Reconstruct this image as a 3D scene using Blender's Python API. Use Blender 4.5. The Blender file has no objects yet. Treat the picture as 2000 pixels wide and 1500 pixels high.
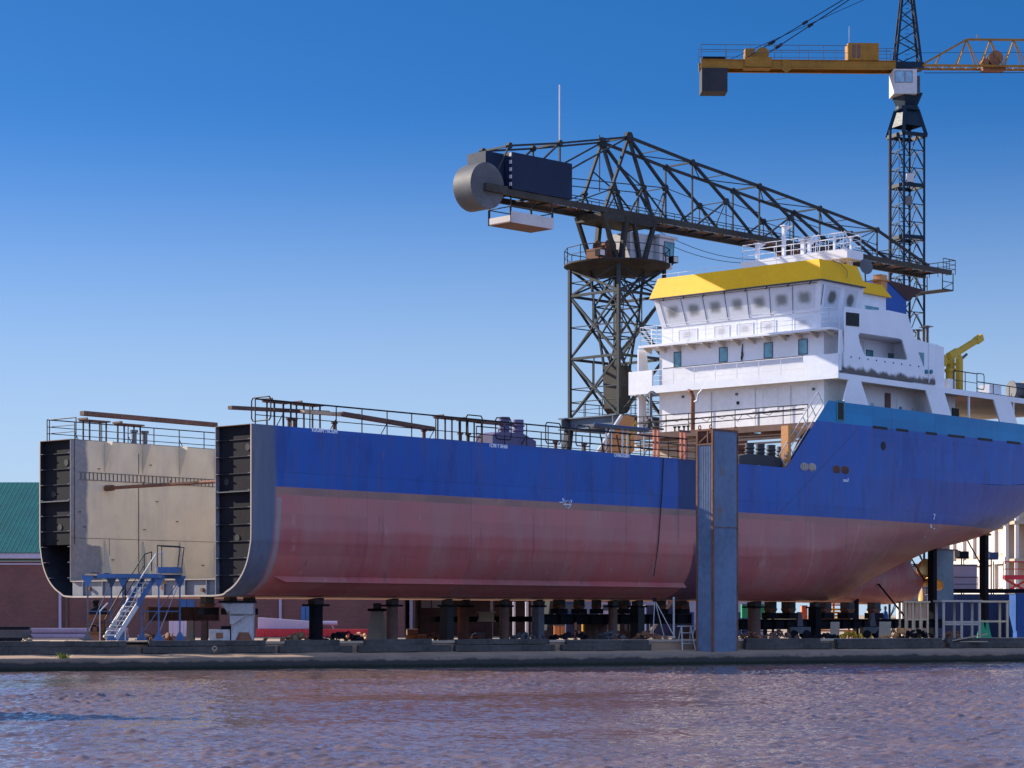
import bpy, bmesh, math, random
import numpy as np
from mathutils import Vector, Matrix
from mathutils.geometry import tessellate_polygon
random.seed(7)
R = math.radians
S = bpy.context.scene
COL = S.collection
# ------------------------------------------------------------------ camera model (metres, camera looks along +Y)
F, YH, CX, CZ = 4440.0, 1200.0, 1000.0, 2.36
cam = bpy.data.cameras.new('camera'); cam.sensor_width = 36; cam.lens = F/2000*36
cam.shift_y = (YH-750)/2000; cam.clip_start = .5; cam.clip_end = 20000
co = bpy.data.objects.new('camera', cam); COL.objects.link(co)
co.location = (0, 0, CZ); co.rotation_euler = (R(90), 0, 0); S.camera = co

def at(px, py, Z):
    """world point seen at photo pixel px,py at depth Z"""
    return Vector(((px-CX)/F*Z, Z, CZ+(YH-py)/F*Z))
def atz(px, py, z):
    """world point on height z"""
    return at(px, py, (CZ-z)*F/(py-YH))

class Frame:
    """a local frame turned about Z; measures photo points on its planes"""
    def __init__(s, ox, oy, oz, ang):
        s.o = Vector((ox, oy, oz)); s.a = ang
        s.m = Matrix.Translation(s.o) @ Matrix.Rotation(ang, 4, 'Z'); s.i = s.m.inverted()
        s.c = s.i @ Vector((0, 0, CZ))
    def ray(s, px, py):
        return (s.i.to_3x3() @ Vector(((px-CX)/F, 1, (YH-py)/F)))
    def on(s, ax, val, px, py):
        d = s.ray(px, py); t = (val-s.c[ax])/d[ax]
        return s.c + d*t
    def v(s, px, py, val=0.): return s.on(1, val, px, py)
    def u(s, px, py, val): return s.on(0, val, px, py)
    def z(s, px, py, val): return s.on(2, val, px, py)

# ------------------------------------------------------------------ mesh builder
class MB:
    def __init__(s): s.v = []; s.f = []
    def add(s, vs, fs):
        n = len(s.v); s.v += [tuple(p) for p in vs]; s.f += [tuple(i+n for i in f) for f in fs]
    def quad(s, a, b, c, d): s.add((a, b, c, d), ((0, 1, 2, 3),))
    def poly(s, pts): s.add(pts, (tuple(range(len(pts))),))
    def box(s, x0, x1, y0, y1, z0, z1):
        s.add([(x, y, z) for z in (z0, z1) for y in (y0, y1) for x in (x0, x1)],
              ((0, 2, 3, 1), (4, 5, 7, 6), (0, 1, 5, 4), (2, 6, 7, 3), (0, 4, 6, 2), (1, 3, 7, 5)))
    def bar(s, p, q, w, h=None, up=(0, 0, 1)):
        p, q = Vector(p), Vector(q); h = w if h is None else h
        d = (q-p)
        if d.length < 1e-6: return
        d.normalize(); up = Vector(up)
        if abs(d.dot(up)) > .98: up = Vector((0, 1, 0)) if abs(d.y) < .9 else Vector((1, 0, 0))
        x = d.cross(up).normalized()*(w/2); y = d.cross(x).normalized()*(h/2)
        s.add([p-x-y, p+x-y, p+x+y, p-x+y, q-x-y, q+x-y, q+x+y, q-x+y],
              ((0, 3, 2, 1), (4, 5, 6, 7), (0, 1, 5, 4), (1, 2, 6, 5), (2, 3, 7, 6), (3, 0, 4, 7)))
    def tube(s, p, q, r, n=8, r2=None, cap=True):
        p, q = Vector(p), Vector(q); r2 = r if r2 is None else r2
        d = (q-p)
        if d.length < 1e-6: return
        d.normalize(); up = Vector((0, 0, 1)) if abs(d.z) < .95 else Vector((1, 0, 0))
        x = d.cross(up).normalized(); y = d.cross(x)
        vs = []
        for c, rr in ((p, r), (q, r2)):
            for k in range(n):
                a = 2*math.pi*k/n; vs.append(c+(x*math.cos(a)+y*math.sin(a))*rr)
        fs = [(k, (k+1) % n, n+(k+1) % n, n+k) for k in range(n)]
        if cap: fs += [tuple(range(n))[::-1], tuple(range(n, 2*n))]
        s.add(vs, fs)
    def path(s, pts, r, n=6):
        for a, b in zip(pts[:-1], pts[1:]): s.tube(a, b, r, n)
    def prism(s, pts, off):
        pts = [Vector(p) for p in pts]; off = Vector(off); n = len(pts)
        s.add(pts+[p+off for p in pts],
              [tuple(range(n))[::-1], tuple(range(n, 2*n))]+[(k, (k+1) % n, n+(k+1) % n, n+k) for k in range(n)])
    def lathe(s, prof, c=(0, 0, 0), ax=(0, 0, 1), n=20):
        ax = Vector(ax).normalized(); up = Vector((1, 0, 0)) if abs(ax.x) < .9 else Vector((0, 1, 0))
        x = ax.cross(up).normalized(); y = ax.cross(x); c = Vector(c); vs = []
        for r, z in prof:
            for k in range(n):
                a = 2*math.pi*k/n; vs.append(c+ax*z+(x*math.cos(a)+y*math.sin(a))*r)
        fs = [(j*n+k, j*n+(k+1) % n, (j+1)*n+(k+1) % n, (j+1)*n+k) for j in range(len(prof)-1) for k in range(n)]
        fs += [tuple(range(n))[::-1], tuple(range((len(prof)-1)*n, len(prof)*n))]
        s.add(vs, fs)
    def plate(s, outer, hole, off):
        """flat plate with one hole (same point count for outer and hole rings)"""
        o = [Vector(p) for p in outer]; h = [Vector(p) for p in hole]; n = len(o); off = Vector(off)
        vs = o+h+[p+off for p in o]+[p+off for p in h]
        fs = []
        for k in range(n):
            j = (k+1) % n
            fs += [(k, j, n+j, n+k), (2*n+k, 3*n+k, 3*n+j, 2*n+j), (k, 2*n+k, 2*n+j, j), (n+k, n+j, 3*n+j, 3*n+k)]
        s.add(vs, fs)
    def holed(s, outer, hole, off):
        o = [Vector(p) for p in outer]; h = [Vector(p) for p in hole]; off = Vector(off); a = o+h; n = len(a)
        tr = tessellate_polygon([o, h]); fs = [tuple(t) for t in tr]+[tuple(i+n for i in t[::-1]) for t in tr]
        for r0, m in ((0, len(o)), (len(o), len(h))):
            fs += [(r0+k, r0+(k+1) % m, n+r0+(k+1) % m, n+r0+k) for k in range(m)]
        s.add(a+[p+off for p in a], fs)
    def build(s, name, mat, parent=None, smooth=False, bevel=0, loc=None):
        me = bpy.data.meshes.new(name); me.from_pydata(s.v, [], s.f)
        bm = bmesh.new(); bm.from_mesh(me); bmesh.ops.recalc_face_normals(bm, faces=bm.faces); bm.to_mesh(me); bm.free()
        me.materials.append(mat)
        o = bpy.data.objects.new(name, me); COL.objects.link(o)
        if parent: o.parent = parent
        if loc is not None: o.location = loc
        if smooth:
            for p in me.polygons: p.use_smooth = True
            me.set_sharp_from_angle(angle=R(smooth if smooth is not True else 40))
        if bevel:
            m = o.modifiers.new('edge', 'BEVEL'); m.width = bevel; m.segments = 2; m.limit_method = 'ANGLE'; m.angle_limit = R(50)
        return o

def tag(o, label, cat, group=None, kind=None):
    o['label'] = label; o['category'] = cat
    if group: o['group'] = group
    if kind: o['kind'] = kind
    return o
def thing(name, loc, rot, label, cat, group=None):
    o = bpy.data.objects.new(name, None); COL.objects.link(o); o.location = loc; o.rotation_euler = (0, 0, rot)
    return tag(o, label, cat, group)
def copy_tree(o, parent=None):
    c = o.copy(); COL.objects.link(c)
    if parent: c.parent = parent
    for ch in list(o.children): copy_tree(ch, c)
    return c
def part(name, parent, mat, **k):
    e = bpy.data.objects.new(name, None); COL.objects.link(e); e.parent = parent
    return e

# ------------------------------------------------------------------ materials
class NT:
    def __init__(s, name):
        s.m = bpy.data.materials.new(name); s.m.use_nodes = True
        s.t = s.m.node_tree; s.t.nodes.clear()
        s.out = s.n('ShaderNodeOutputMaterial'); s.b = s.n('ShaderNodeBsdfPrincipled')
        s.t.links.new(s.b.outputs[0], s.out.inputs[0])
        s.co = s.n('ShaderNodeTexCoord')
    def n(s, ty): return s.t.nodes.new(ty)
    def l(s, a, b): s.t.links.new(a, b)
    def put(s, sock, v):
        if isinstance(v, bpy.types.NodeSocket): s.l(v, sock)
        else: sock.default_value = v
    def math(s, op, a, b=0., c=None, clamp=False):
        n = s.n('ShaderNodeMath'); n.operation = op; n.use_clamp = clamp
        s.put(n.inputs[0], a); s.put(n.inputs[1], b)
        if c is not None: s.put(n.inputs[2], c)
        return n.outputs[0]
    def mix(s, f, a, b, mode='MIX'):
        n = s.n('ShaderNodeMix'); n.data_type = 'RGBA'; n.blend_type = mode
        s.put(n.inputs[0], f)
        for i, v in ((6, a), (7, b)):
            if isinstance(v, (tuple, list)): v = (*v[:3], 1)
            s.put(n.inputs[i], v)
        return n.outputs[2]
    def xyz(s, src=None):
        n = s.n('ShaderNodeSeparateXYZ'); s.l(src or s.co.outputs['Object'], n.inputs[0]); return n.outputs
    def noise(s, scale, detail=3, rough=.55, vec=(1, 1, 1), src=None, off=(0, 0, 0)):
        mp = s.n('ShaderNodeMapping'); s.l(src or s.co.outputs['Object'], mp.inputs[0])
        mp.inputs['Scale'].default_value = vec; mp.inputs['Location'].default_value = off
        n = s.n('ShaderNodeTexNoise'); n.inputs['Scale'].default_value = scale
        n.inputs['Detail'].default_value = detail; n.inputs['Roughness'].default_value = rough
        s.l(mp.outputs[0], n.inputs['Vector']); return n.outputs[0]
    def ramp(s, v, a, b):
        """smooth 0..1 between a and b"""
        n = s.n('ShaderNodeMapRange'); n.interpolation_type = 'SMOOTHSTEP'
        s.put(n.inputs[0], v); n.inputs[1].default_value = a; n.inputs[2].default_value = b
        return n.outputs[0]
    def bump(s, h, strength=.2, dist=.02):
        n = s.n('ShaderNodeBump'); n.inputs['Strength'].default_value = strength; n.inputs['Distance'].default_value = dist
        s.l(h, n.inputs['Height']); s.l(n.outputs[0], s.b.inputs['Normal'])
    def done(s, col, rough=.5, metal=0., spec=.5):
        if isinstance(col, (tuple, list)): col = (*col[:3], 1)
        s.put(s.b.inputs['Base Color'], col); s.put(s.b.inputs['Roughness'], rough)
        s.b.inputs['Metallic'].default_value = metal; s.b.inputs['Specular IOR Level'].default_value = spec
        return s.m

def paint(name, col, rough=.5, var=.25, dirt=None, amt=.0, scale=1.5, streak=True, metal=0., spec=.25, bump=.0):
    """painted or weathered surface: large tone drift, fine mottling, optional dirt or rust patches and runs"""
    t = NT(name)
    a = t.noise(scale*.35, 3); b = t.noise(scale*4, 5, .65)
    k = t.math('ADD', t.math('MULTIPLY', a, .6), t.math('MULTIPLY', b, .4))
    lo = tuple(c*(1-var) for c in col); hi = tuple(min(1, c*(1+var)) for c in col)
    c = t.mix(t.ramp(k, .3, .7), lo, hi)
    if dirt:
        d = t.noise(scale*1.3, 6, .7, off=(3.1, 1.7, .4))
        if streak:
            d2 = t.noise(scale*2.2, 5, .65, vec=(1, 1, .12), off=(1, 5, 2)); d = t.math('ADD', t.math('MULTIPLY', d, .5), t.math('MULTIPLY', d2, .5))
        c = t.mix(t.ramp(d, .62-amt*.3, .72-amt*.2), c, dirt)
    r = t.math('ADD', t.math('MULTIPLY', b, .25), rough-.12)
    if bump: t.bump(b, bump, .02)
    return t.done(c, r, metal, spec)
# ------------------------------------------------------------------ light
SUN_AZ, SUN_EL = R(-61), R(24.3)          # azimuth from +Y, negative = to the left
sun_dir = Vector((math.sin(SUN_AZ)*math.cos(SUN_EL), math.cos(SUN_AZ)*math.cos(SUN_EL), math.sin(SUN_EL)))
sl = bpy.data.lights.new('sun', 'SUN'); sl.energy = 5.0; sl.angle = R(.5); sl.color = (1, .9, .76)
so = bpy.data.objects.new('sun', sl); COL.objects.link(so); so.rotation_euler = sun_dir.to_track_quat('Z', 'Y').to_euler()
so.location = (-60, 40, 60)
W = bpy.data.worlds.new('World'); S.world = W; W.use_nodes = True
wt = W.node_tree; wt.nodes.clear()
def wn(t): return wt.nodes.new(t)
wo = wn('ShaderNodeOutputWorld'); bg = wn('ShaderNodeBackground'); sky = wn('ShaderNodeTexSky')
SKY_SAT, SKY_TINT, HAZE, SKY_FILL = 1.32, (.43, .475, .545), (1.62, 2.12, 2.72), (1.95, 2.8, 5.0)
sky.sky_type = 'NISHITA'; sky.sun_disc = False; sky.sun_elevation = SUN_EL; sky.sun_rotation = SUN_AZ
sky.altitude = 0; sky.air_density = 1.0; sky.dust_density = .3; sky.ozone_density = 3.0
tc = wn('ShaderNodeTexCoord'); mp = wn('ShaderNodeMapping'); mp.inputs['Scale'].default_value = (1, 1, 2.2)
mp.inputs['Location'].default_value = (0, 0, .06)
wt.links.new(tc.outputs['Generated'], mp.inputs[0]); wt.links.new(mp.outputs[0], sky.inputs[0])
hs = wn('ShaderNodeHueSaturation'); hs.inputs['Saturation'].default_value = SKY_SAT
wt.links.new(sky.outputs[0], hs.inputs['Color'])
sx_ = wn('ShaderNodeSeparateXYZ'); wt.links.new(tc.outputs['Generated'], sx_.inputs[0])
def mrange(sock, a0, a1, b0, b1):
    n = wn('ShaderNodeMapRange'); n.interpolation_type = 'SMOOTHSTEP'; wt.links.new(sock, n.inputs[0])
    for i, v in enumerate((a0, a1, b0, b1)): n.inputs[i+1].default_value = v
    return n.outputs[0]
def mixc(f, a_, b_, mode='MIX'):
    n = wn('ShaderNodeMix'); n.data_type = 'RGBA'; n.blend_type = mode
    if isinstance(f, float): n.inputs[0].default_value = f
    else: wt.links.new(f, n.inputs[0])
    for i, v in ((6, a_), (7, b_)):
        if isinstance(v, tuple): n.inputs[i].default_value = (*v, 1)
        else: wt.links.new(v, n.inputs[i])
    return n.outputs[2]
deep = mixc(1.0, hs.outputs[0], SKY_TINT, 'MULTIPLY')
hz = mixc(mrange(sx_.outputs[2], .225, .03, 0., .92), deep, HAZE)       # pale air low over the horizon
# added cloud-like fill in the sky behind the camera, brightens the shaded sides
cn = wn('ShaderNodeTexNoise'); cn.inputs['Scale'].default_value = 2.2; cn.inputs['Detail'].default_value = 6; wt.links.new(tc.outputs['Generated'], cn.inputs['Vector'])
cm = wn('ShaderNodeMath'); cm.operation = 'MULTIPLY'; wt.links.new(mrange(sx_.outputs[1], .35, -.45, 0., 1.), cm.inputs[0]); wt.links.new(mrange(cn.outputs[0], .25, .6, .35, 1.), cm.inputs[1])
cl = mixc(cm.outputs[0], hz, SKY_FILL)
wt.links.new(cl, bg.inputs[0])
bg.inputs[1].default_value = .15
wt.links.new(bg.outputs[0], wo.inputs[0])
S.view_settings.view_transform = 'Standard'; S.view_settings.look = 'None'
S.view_settings.exposure = 1.05; S.view_settings.gamma = 1
S.cycles.max_bounces = 6; S.cycles.diffuse_bounces = 3; S.cycles.glossy_bounces = 3

# ------------------------------------------------------------------ ground, quay, water
QA = Vector((-21.1, 93.6, 0)); QD = Vector((46.7, 20.3, 0)).normalized(); QN = Vector((-QD.y, QD.x, 0))   # quay front line, QN points inland
def q(s, d, z): return QA+QD*s+QN*d+Vector((0, 0, z))
def qs(x): return (x-QA.x)/QD.x                # distance along the quay at world x
def gz(x, y):
    d = (Vector((x, y, 0))-QA).dot(QN); return 1.15-.012*min(50, max(0, d-4))
def gpt(px, Z):
    x = (px-CX)/F*Z; return Vector((x, Z, gz(x, Z)))

def ground_mat():
    t = NT('yard_ground'); a = t.noise(.25, 5, .6); b = t.noise(3, 6, .7)
    c = t.mix(t.ramp(a, .35, .65), (.44, .33, .235), (.30, .23, .17)); c = t.mix(t.ramp(b, .5, .75), c, (.46, .36, .27))
    t.bump(b, .4, .05); return t.done(c, .95, 0, .1)
g = MB()
for d0, z0, d1, z1 in ((3.0, 1.05, 4.0, 1.15), (4.0, 1.15, 54, .55), (54, .55, 4000, .55)):
    n = 12 if d1 < 100 else 1; xs = [-3000, -200, -60, -30, -10, 0, 10, 20, 30, 40, 60, 80, 120, 200, 3000]
    for a, b in zip(xs[:-1], xs[1:]): g.quad(q(a, d0, z0), q(b, d0, z0), q(b, d1, z1), q(a, d1, z1))
ground = g.build('ground', ground_mat()); ground['kind'] = 'structure'

def quay_mat():
    t = NT('quay_concrete'); p = t.xyz(); a = t.noise(.5, 5, .6); b = t.noise(5, 6, .7); s = t.noise(1.2, 5, .6, vec=(1, 1, .25), off=(2, 0, 1))
    c = t.mix(t.ramp(a, .3, .7), (.25, .175, .13), (.16, .12, .10)); c = t.mix(t.ramp(b, .5, .8), c, (.085, .07, .065))
    c = t.mix(t.ramp(t.math('ADD', p[2], t.math('MULTIPLY', t.math('SUBTRACT', b, .5), .1)), .50, .56), c, t.mix(t.ramp(a, .3, .7), (.36, .235, .155), (.27, .18, .125)))  # ledge top given a lighter tan than the wall, sunlight put into the colour
    low = t.ramp(t.math('ADD', p[2], t.math('MULTIPLY', t.math('SUBTRACT', s, .5), .35)), .42, .30)
    c = t.mix(low, c, (.045, .042, .04))
    al = t.ramp(t.math('ADD', p[2], t.math('MULTIPLY', t.math('SUBTRACT', b, .5), .2)), .22, .08)
    c = t.mix(al, c, (.018, .022, .016)); t.bump(b, .5, .05); return t.done(c, .85, 0, .2)
g = MB(); rnd = random.Random(3); xs = [-300, -60]+[-20+i*.9 for i in range(100)]+[120, 300]
pr = None
for i, s_ in enumerate(xs):
    j = rnd.uniform(-.035, .035); k = rnd.uniform(-.03, .03)
    c = [q(s_, .05, -1.5), q(s_, j*.6, -.2), q(s_, j, .30), q(s_, .02+j*.5, .47+k*.6), q(s_, .10, .52+k*.6), q(s_, 1.5, .60+k), q(s_, 3.05, .68), q(s_, 3.05, 1.06)]
    if pr:
        for a in range(len(c)-1): g.quad(pr[a], c[a], c[a+1], pr[a+1])
    pr = c
quay = g.build('quay', quay_mat(), smooth=35); quay['kind'] = 'structure'

# water: real small waves, finest where the camera sees them
def water_mat():
    t = NT('canal_water'); a = t.noise(.12, 3, .6)
    c = t.mix(t.ramp(a, .35, .65), (.19, .125, .115), (.155, .105, .105))
    t.b.inputs['IOR'].default_value = 1.65
    t.bump(t.noise(7, 3, .6, vec=(1, .7, 1)), .4, .02)
    return t.done(c, .06, 0, .5)
rng = np.random.default_rng(5)
ys = [20.0]
while ys[-1] < 122: ys.append(ys[-1]+.03+.0007*ys[-1])
ys = np.array(ys); nx = 760
gx = np.linspace(-1, 1, nx)
Xg = gx[None, :]*(ys[:, None]*.27+1.0); Yg = np.repeat(ys[:, None], nx, 1)
Hh = np.zeros_like(Xg)
for i in range(130):
    lam = .2*(10**(rng.random()**1.3*.8)); th = rng.normal(R(75), R(38)); k = 2*np.pi/lam
    amp = .0105*lam**.7*rng.uniform(.5, 1.2)*.28
    Hh += amp*np.sin(k*(math.cos(th)*Xg+math.sin(th)*Yg)+rng.random()*6.28)
env = np.zeros_like(Xg)
for i in range(10):
    lam = rng.uniform(6, 26); th = rng.uniform(0, 6.28); k = 2*np.pi/lam
    env += np.sin(k*(math.cos(th)*Xg*.6+math.sin(th)*Yg)+rng.random()*6.28)
env = np.clip(1+env*.13, .35, 1.7)
qd = (Yg-(93.6+(Xg+21.1)*.4347)); env *= np.clip((-qd)/14, .45, 1)
Hh *= env; Hh = Hh+9*Hh**2*np.sign(np.maximum(Hh, 0))
ny = len(ys); vs = np.stack([Xg, Yg, Hh], -1).reshape(-1, 3).astype(np.float32)
ii = np.arange((ny-1)*nx).reshape(ny-1, nx)[:, :-1].reshape(-1)
fc = np.stack([ii, ii+1, ii+nx+1, ii+nx], -1).astype(np.int32)
sk = np.array([[-900, -500, -.3], [900, -500, -.3], [900, 560, -.3], [-900, 560, -.3]], np.float32)
# far sheets just below the wave troughs, outside the fine patch and ending under the quay
vs = np.concatenate([vs, sk]); nv = len(vs)
fc = np.concatenate([fc, np.array([[nv-4, nv-3, nv-2, nv-1]], np.int32)])
me = bpy.data.meshes.new('water'); me.vertices.add(nv); me.vertices.foreach_set('co', vs.ravel())
me.loops.add(len(fc)*4); me.loops.foreach_set('vertex_index', fc.ravel())
me.polygons.add(len(fc)); me.polygons.foreach_set('loop_start', np.arange(0, len(fc)*4, 4, dtype=np.int32))
me.polygons.foreach_set('use_smooth', np.ones(len(fc), bool))
me.update(calc_edges=True); me.validate(); me.materials.append(water_mat())
water = bpy.data.objects.new('water', me); COL.objects.link(water); water['kind'] = 'structure'

# ------------------------------------------------------------------ timbers along the quay edge
M_tim = paint('old_timber', (.075, .066, .062), .85, .4, (.03, .028, .03), .35, 1.2, bump=.3)
M_tim2 = paint('pale_timber', (.36, .27, .19), .85, .3, (.12, .1, .08), .2, 1.2, bump=.3)
pos = ['at the far left end of the quay', 'in front of the blue scaffold stairs', 'in front of the white bogie', 'below the round dark props', 'in front of the tapered concrete block', 'left of the two trestles', 'left of the blue corrugated pillar', 'right of the blue corrugated pillar', 'in front of the stern cradle beam', 'at the right end of the quay']
def beam(s0, s1, d, z0, h, w, nm='timber_beam'):
    b = MB(); a, c = q(s0, d, z0), q(s1, d, z0); n = max(2, int((s1-s0)/1.5)); pts = [a.lerp(c, i/n) for i in range(n+1)]
    cen = a.lerp(c, .5)
    for i in range(n):
        e0 = Vector((0, 0, rnd.uniform(-.012, .012)))
        b.bar(pts[i]-cen+Vector((0, 0, h/2))+e0, pts[i+1]-cen+Vector((0, 0, h/2)), w+rnd.uniform(-.02, .02), h)
    return b, cen
segs = [(-9, -1.2), (-1, 6.4), (6.6, 12.6), (12.8, 16.3), (16.5, 21), (21.2, 26.4), (26.6, 31.4), (36.4, 41.4), (41.6, 48), (48.2, 58)]
for i, (s0, s1) in enumerate(segs):
    for lay, (z0, d, hh) in enumerate(((.66, 2.5, .30), (.97, 2.72, .26))):
        j = rnd.uniform(-.05, .5) if lay else 0
        b, cen = beam(s0+j, s1-rnd.uniform(.0, .9 if lay else .2), d+rnd.uniform(-.05, .05), z0-(.0 if i < 6 else .06*lay), hh+rnd.uniform(-.03, .02), .32)
        o = b.build('timber_beam', M_tim, loc=cen, bevel=.02); o.rotation_euler = (0, rnd.uniform(-.004, .004), rnd.uniform(-.006, .006))
        tag(o, '%s timber beam of the quay edge %s' % ('upper' if lay else 'lower', pos[i]), 'beam', 'timber beams along the quay edge')
# ================================================================== the ship (local u aft, v to the far side, z up from keel)
SH = Frame(-11.45, 100, 3.16, math.atan2(.743, .669))
BC = 7.725; DK = 7.6
ship = thing('cargo_ship', SH.o, SH.a, 'unfinished cargo ship with blue and red hull and white wheelhouse on props', 'ship')

def hull_mat():
    t = NT('hull_paint'); p = t.xyz(); u, z = p[0], p[2]
    n1 = t.noise(.25, 4, .6); n2 = t.noise(2.2, 5, .6, vec=(1, 1, .1), off=(4, 1, 0)); n3 = t.noise(5, 5, .65); n4 = t.noise(.5, 4, .6, vec=(1, 1, .35), off=(9, 2, 3))
    blue = t.mix(t.ramp(n1, .3, .7), (.005, .078, .36), (.010, .092, .37))
    blue = t.mix(t.math('MULTIPLY', t.ramp(n2, .42, .66), .75), blue, (.05, .082, .27))
    blue = t.mix(t.math('MULTIPLY', t.ramp(t.noise(.9, 5, .65, vec=(1, 1, .3), off=(3, 3, 9)), .5, .68), .6), blue, (.004, .048, .24))
    lite = t.mix(t.ramp(n1, .3, .7), (.002, .205, .43), (.002, .18, .40))
    red = t.mix(t.ramp(n1, .3, .7), (.47, .115, .10), (.38, .088, .085))
    red = t.mix(t.math('MULTIPLY', t.ramp(n4, .42, .66), .6), red, (.38, .17, .145))
    red = t.mix(t.math('MULTIPLY', t.ramp(n2, .5, .75), .35), red, (.42, .20, .165))
    pale_upper = t.ramp(t.math('ADD', z, t.math('MULTIPLY', t.math('SUBTRACT', n4, .5), .35)), 2.85, 3.15)  # paler red above the turn of the bilge, with an uneven lower edge
    red = t.mix(t.math('MULTIPLY', pale_upper, .33), red, (.54, .25, .23))
    tan = t.mix(t.ramp(n4, .4, .6), (.31, .175, .13), (.24, .14, .115))
    # weld seams: frames every 2.36 m, strakes
    fr = t.math('ABSOLUTE', t.math('SUBTRACT', t.math('FRACT', t.math('MULTIPLY', u, .1412)), .5))
    seam = t.ramp(fr, .4955, .4995)
    zb = t.math('ADD', 4.89, t.math('MULTIPLY', t.math('MAXIMUM', t.math('SUBTRACT', u, 69.5), 0), .42))
    isb = t.ramp(z, 0, 1); w = t.math('SUBTRACT', z, zb)
    c = t.mix(t.ramp(w, -.02, .02), red, blue)
    fade = t.ramp(u, 44, 30)
    band = t.math('MULTIPLY', t.ramp(w, -.36, -.33), t.ramp(w, .0, -.03))
    c = t.mix(t.math('MULTIPLY', band, t.math('ADD', .35, t.math('MULTIPLY', fade, .5))), c, tan)
    c = t.mix(t.ramp(z, 10.48, 10.52), c, lite)
    line = t.math('ADD', t.math('MULTIPLY', seam, .6), t.math('MULTIPLY', t.ramp(t.math('ABSOLUTE', t.math('SUBTRACT', z, 5.55)), .022, .012), .5))
    line = t.math('ADD', line, t.math('MULTIPLY', t.ramp(t.math('ABSOLUTE', t.math('SUBTRACT', z, 8.25)), .02, .01), t.math('MULTIPLY', t.ramp(u, 45, 46), .4)))
    line = t.math('ADD', line, t.math('MULTIPLY', t.ramp(t.math('ABSOLUTE', t.math('SUBTRACT', z, 10.0)), .02, .01), t.math('MULTIPLY', t.ramp(u, 48, 49), .5)))
    line = t.math('ADD', line, t.math('MULTIPLY', t.ramp(t.math('ABSOLUTE', t.math('SUBTRACT', t.math('SUBTRACT', z, 5.0), t.math('MULTIPLY', t.math('SUBTRACT', u, 39.9), .655))), .05, .03), t.math('MULTIPLY', t.math('MULTIPLY', t.ramp(z, 4.9, 5.0), t.ramp(z, 10.4, 10.3)), .8)))
    c = t.mix(t.math('MULTIPLY', line, .55), c, (.01, .012, .05))
    jt = t.math('MULTIPLY', t.ramp(t.math('SUBTRACT', u, t.math('MULTIPLY', t.ramp(w, .02, -.02), 1.35)), 30.45, 30.55), t.ramp(u, 34.6, 34.4))
    jt = t.math('MULTIPLY', jt, t.math('MAXIMUM', t.ramp(w, -.02, .02), t.ramp(z, 3.4, 2.6)))
    c = t.mix(t.math('MULTIPLY', jt, .72), c, (.004, .008, .045))
    cell = t.n('ShaderNodeCombineXYZ'); t.l(t.math('FLOOR', t.math('MULTIPLY', u, .1412)), cell.inputs[0]); t.l(t.math('FLOOR', t.math('MULTIPLY', z, .54)), cell.inputs[1])
    wn_ = t.n('ShaderNodeTexWhiteNoise'); wn_.noise_dimensions = '2D'; t.l(cell.outputs[0], wn_.inputs['Vector'])
    c = t.mix(.5, c, t.mix(wn_.outputs['Value'], (.62, .63, .68), (1, 1, 1)), 'MULTIPLY')
    sm2 = t.math('MULTIPLY', t.ramp(t.math('ABSOLUTE', t.math('SUBTRACT', t.math('FRACT', t.math('ADD', t.math('MULTIPLY', u, .205), t.math('MULTIPLY', n1, .3))), .5)), .475, .497), t.math('MULTIPLY', t.ramp(u, 37, 40), t.ramp(w, -.1, -.4)))
    c = t.mix(t.math('MULTIPLY', sm2, .35), c, (.48, .27, .23))
    # bare steel strip at the open end
    e = t.math('ADD', u, t.math('MULTIPLY', t.math('SUBTRACT', n4, .5), .9))
    bare = t.mix(t.ramp(n2, .35, .65), (.12, .135, .175), (.085, .105, .165)); bare = t.mix(t.math('MULTIPLY', t.ramp(n3, .5, .75), .5), bare, (.18, .12, .09))
    c = t.mix(t.ramp(e, 1.45, 1.15), c, bare)
    halo = t.math('MULTIPLY', t.ramp(t.math('ABSOLUTE', t.math('SUBTRACT', e, 1.5)), .22, .05), t.ramp(w, -.45, -.5))
    c = t.mix(t.math('MULTIPLY', halo, .75), c, (.26, .24, .24))
    sc_ = t.math('MULTIPLY', t.ramp(t.noise(1.1, 6, .75, vec=(1, 1, .5), off=(7, 3, 1)), .60, .66), t.ramp(e, 1.5, 2.2))
    c = t.mix(t.math('MULTIPLY', sc_, .30), c, t.mix(t.ramp(w, -.02, .02), (.46, .30, .27), (.12, .10, .22)))
    run = t.math('MULTIPLY', t.ramp(t.noise(3.2, 3, .5, vec=(1, 1, .035), off=(2, 8, 5)), .62, .70), t.ramp(t.noise(.4, 2, .5, off=(5, 5, 5)), .45, .6))
    c = t.mix(t.math('MULTIPLY', run, .35), c, (.05, .04, .06))
    t.bump(t.math('ADD', t.math('ADD', t.math('MULTIPLY', n1, 3.), t.math('MULTIPLY', n3, .1)), t.math('MULTIPLY', line, -.35)), .14, .12)
    return t.done(c, t.math('ADD', .30, t.math('MULTIPLY', n2, .25)), 0, .4)
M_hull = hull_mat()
M_edge = paint('cut_steel_edge', (.40, .33, .28), .6, .2)
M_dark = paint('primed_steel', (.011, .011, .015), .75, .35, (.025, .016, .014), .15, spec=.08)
M_dark2 = paint('shop_primer', (.02, .022, .032), .7, .3, (.04, .03, .025), .2, spec=.1)
M_steel = paint('grey_steel', (.10, .105, .12), .6, .3, (.16, .08, .05), .2)
M_rail = paint('dark_rail', (.025, .025, .03), .6, .3, (.10, .045, .03), .25, spec=.15)
M_rust = paint('rusty_steel', (.17, .075, .045), .8, .4, (.06, .03, .025), .3)
M_brown = paint('brown_primer', (.13, .07, .055), .7, .3, (.05, .03, .03), .3)
M_white = paint('ship_white', (.72, .72, .75), .42, .08, (.50, .43, .38), .02, .8)
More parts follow.
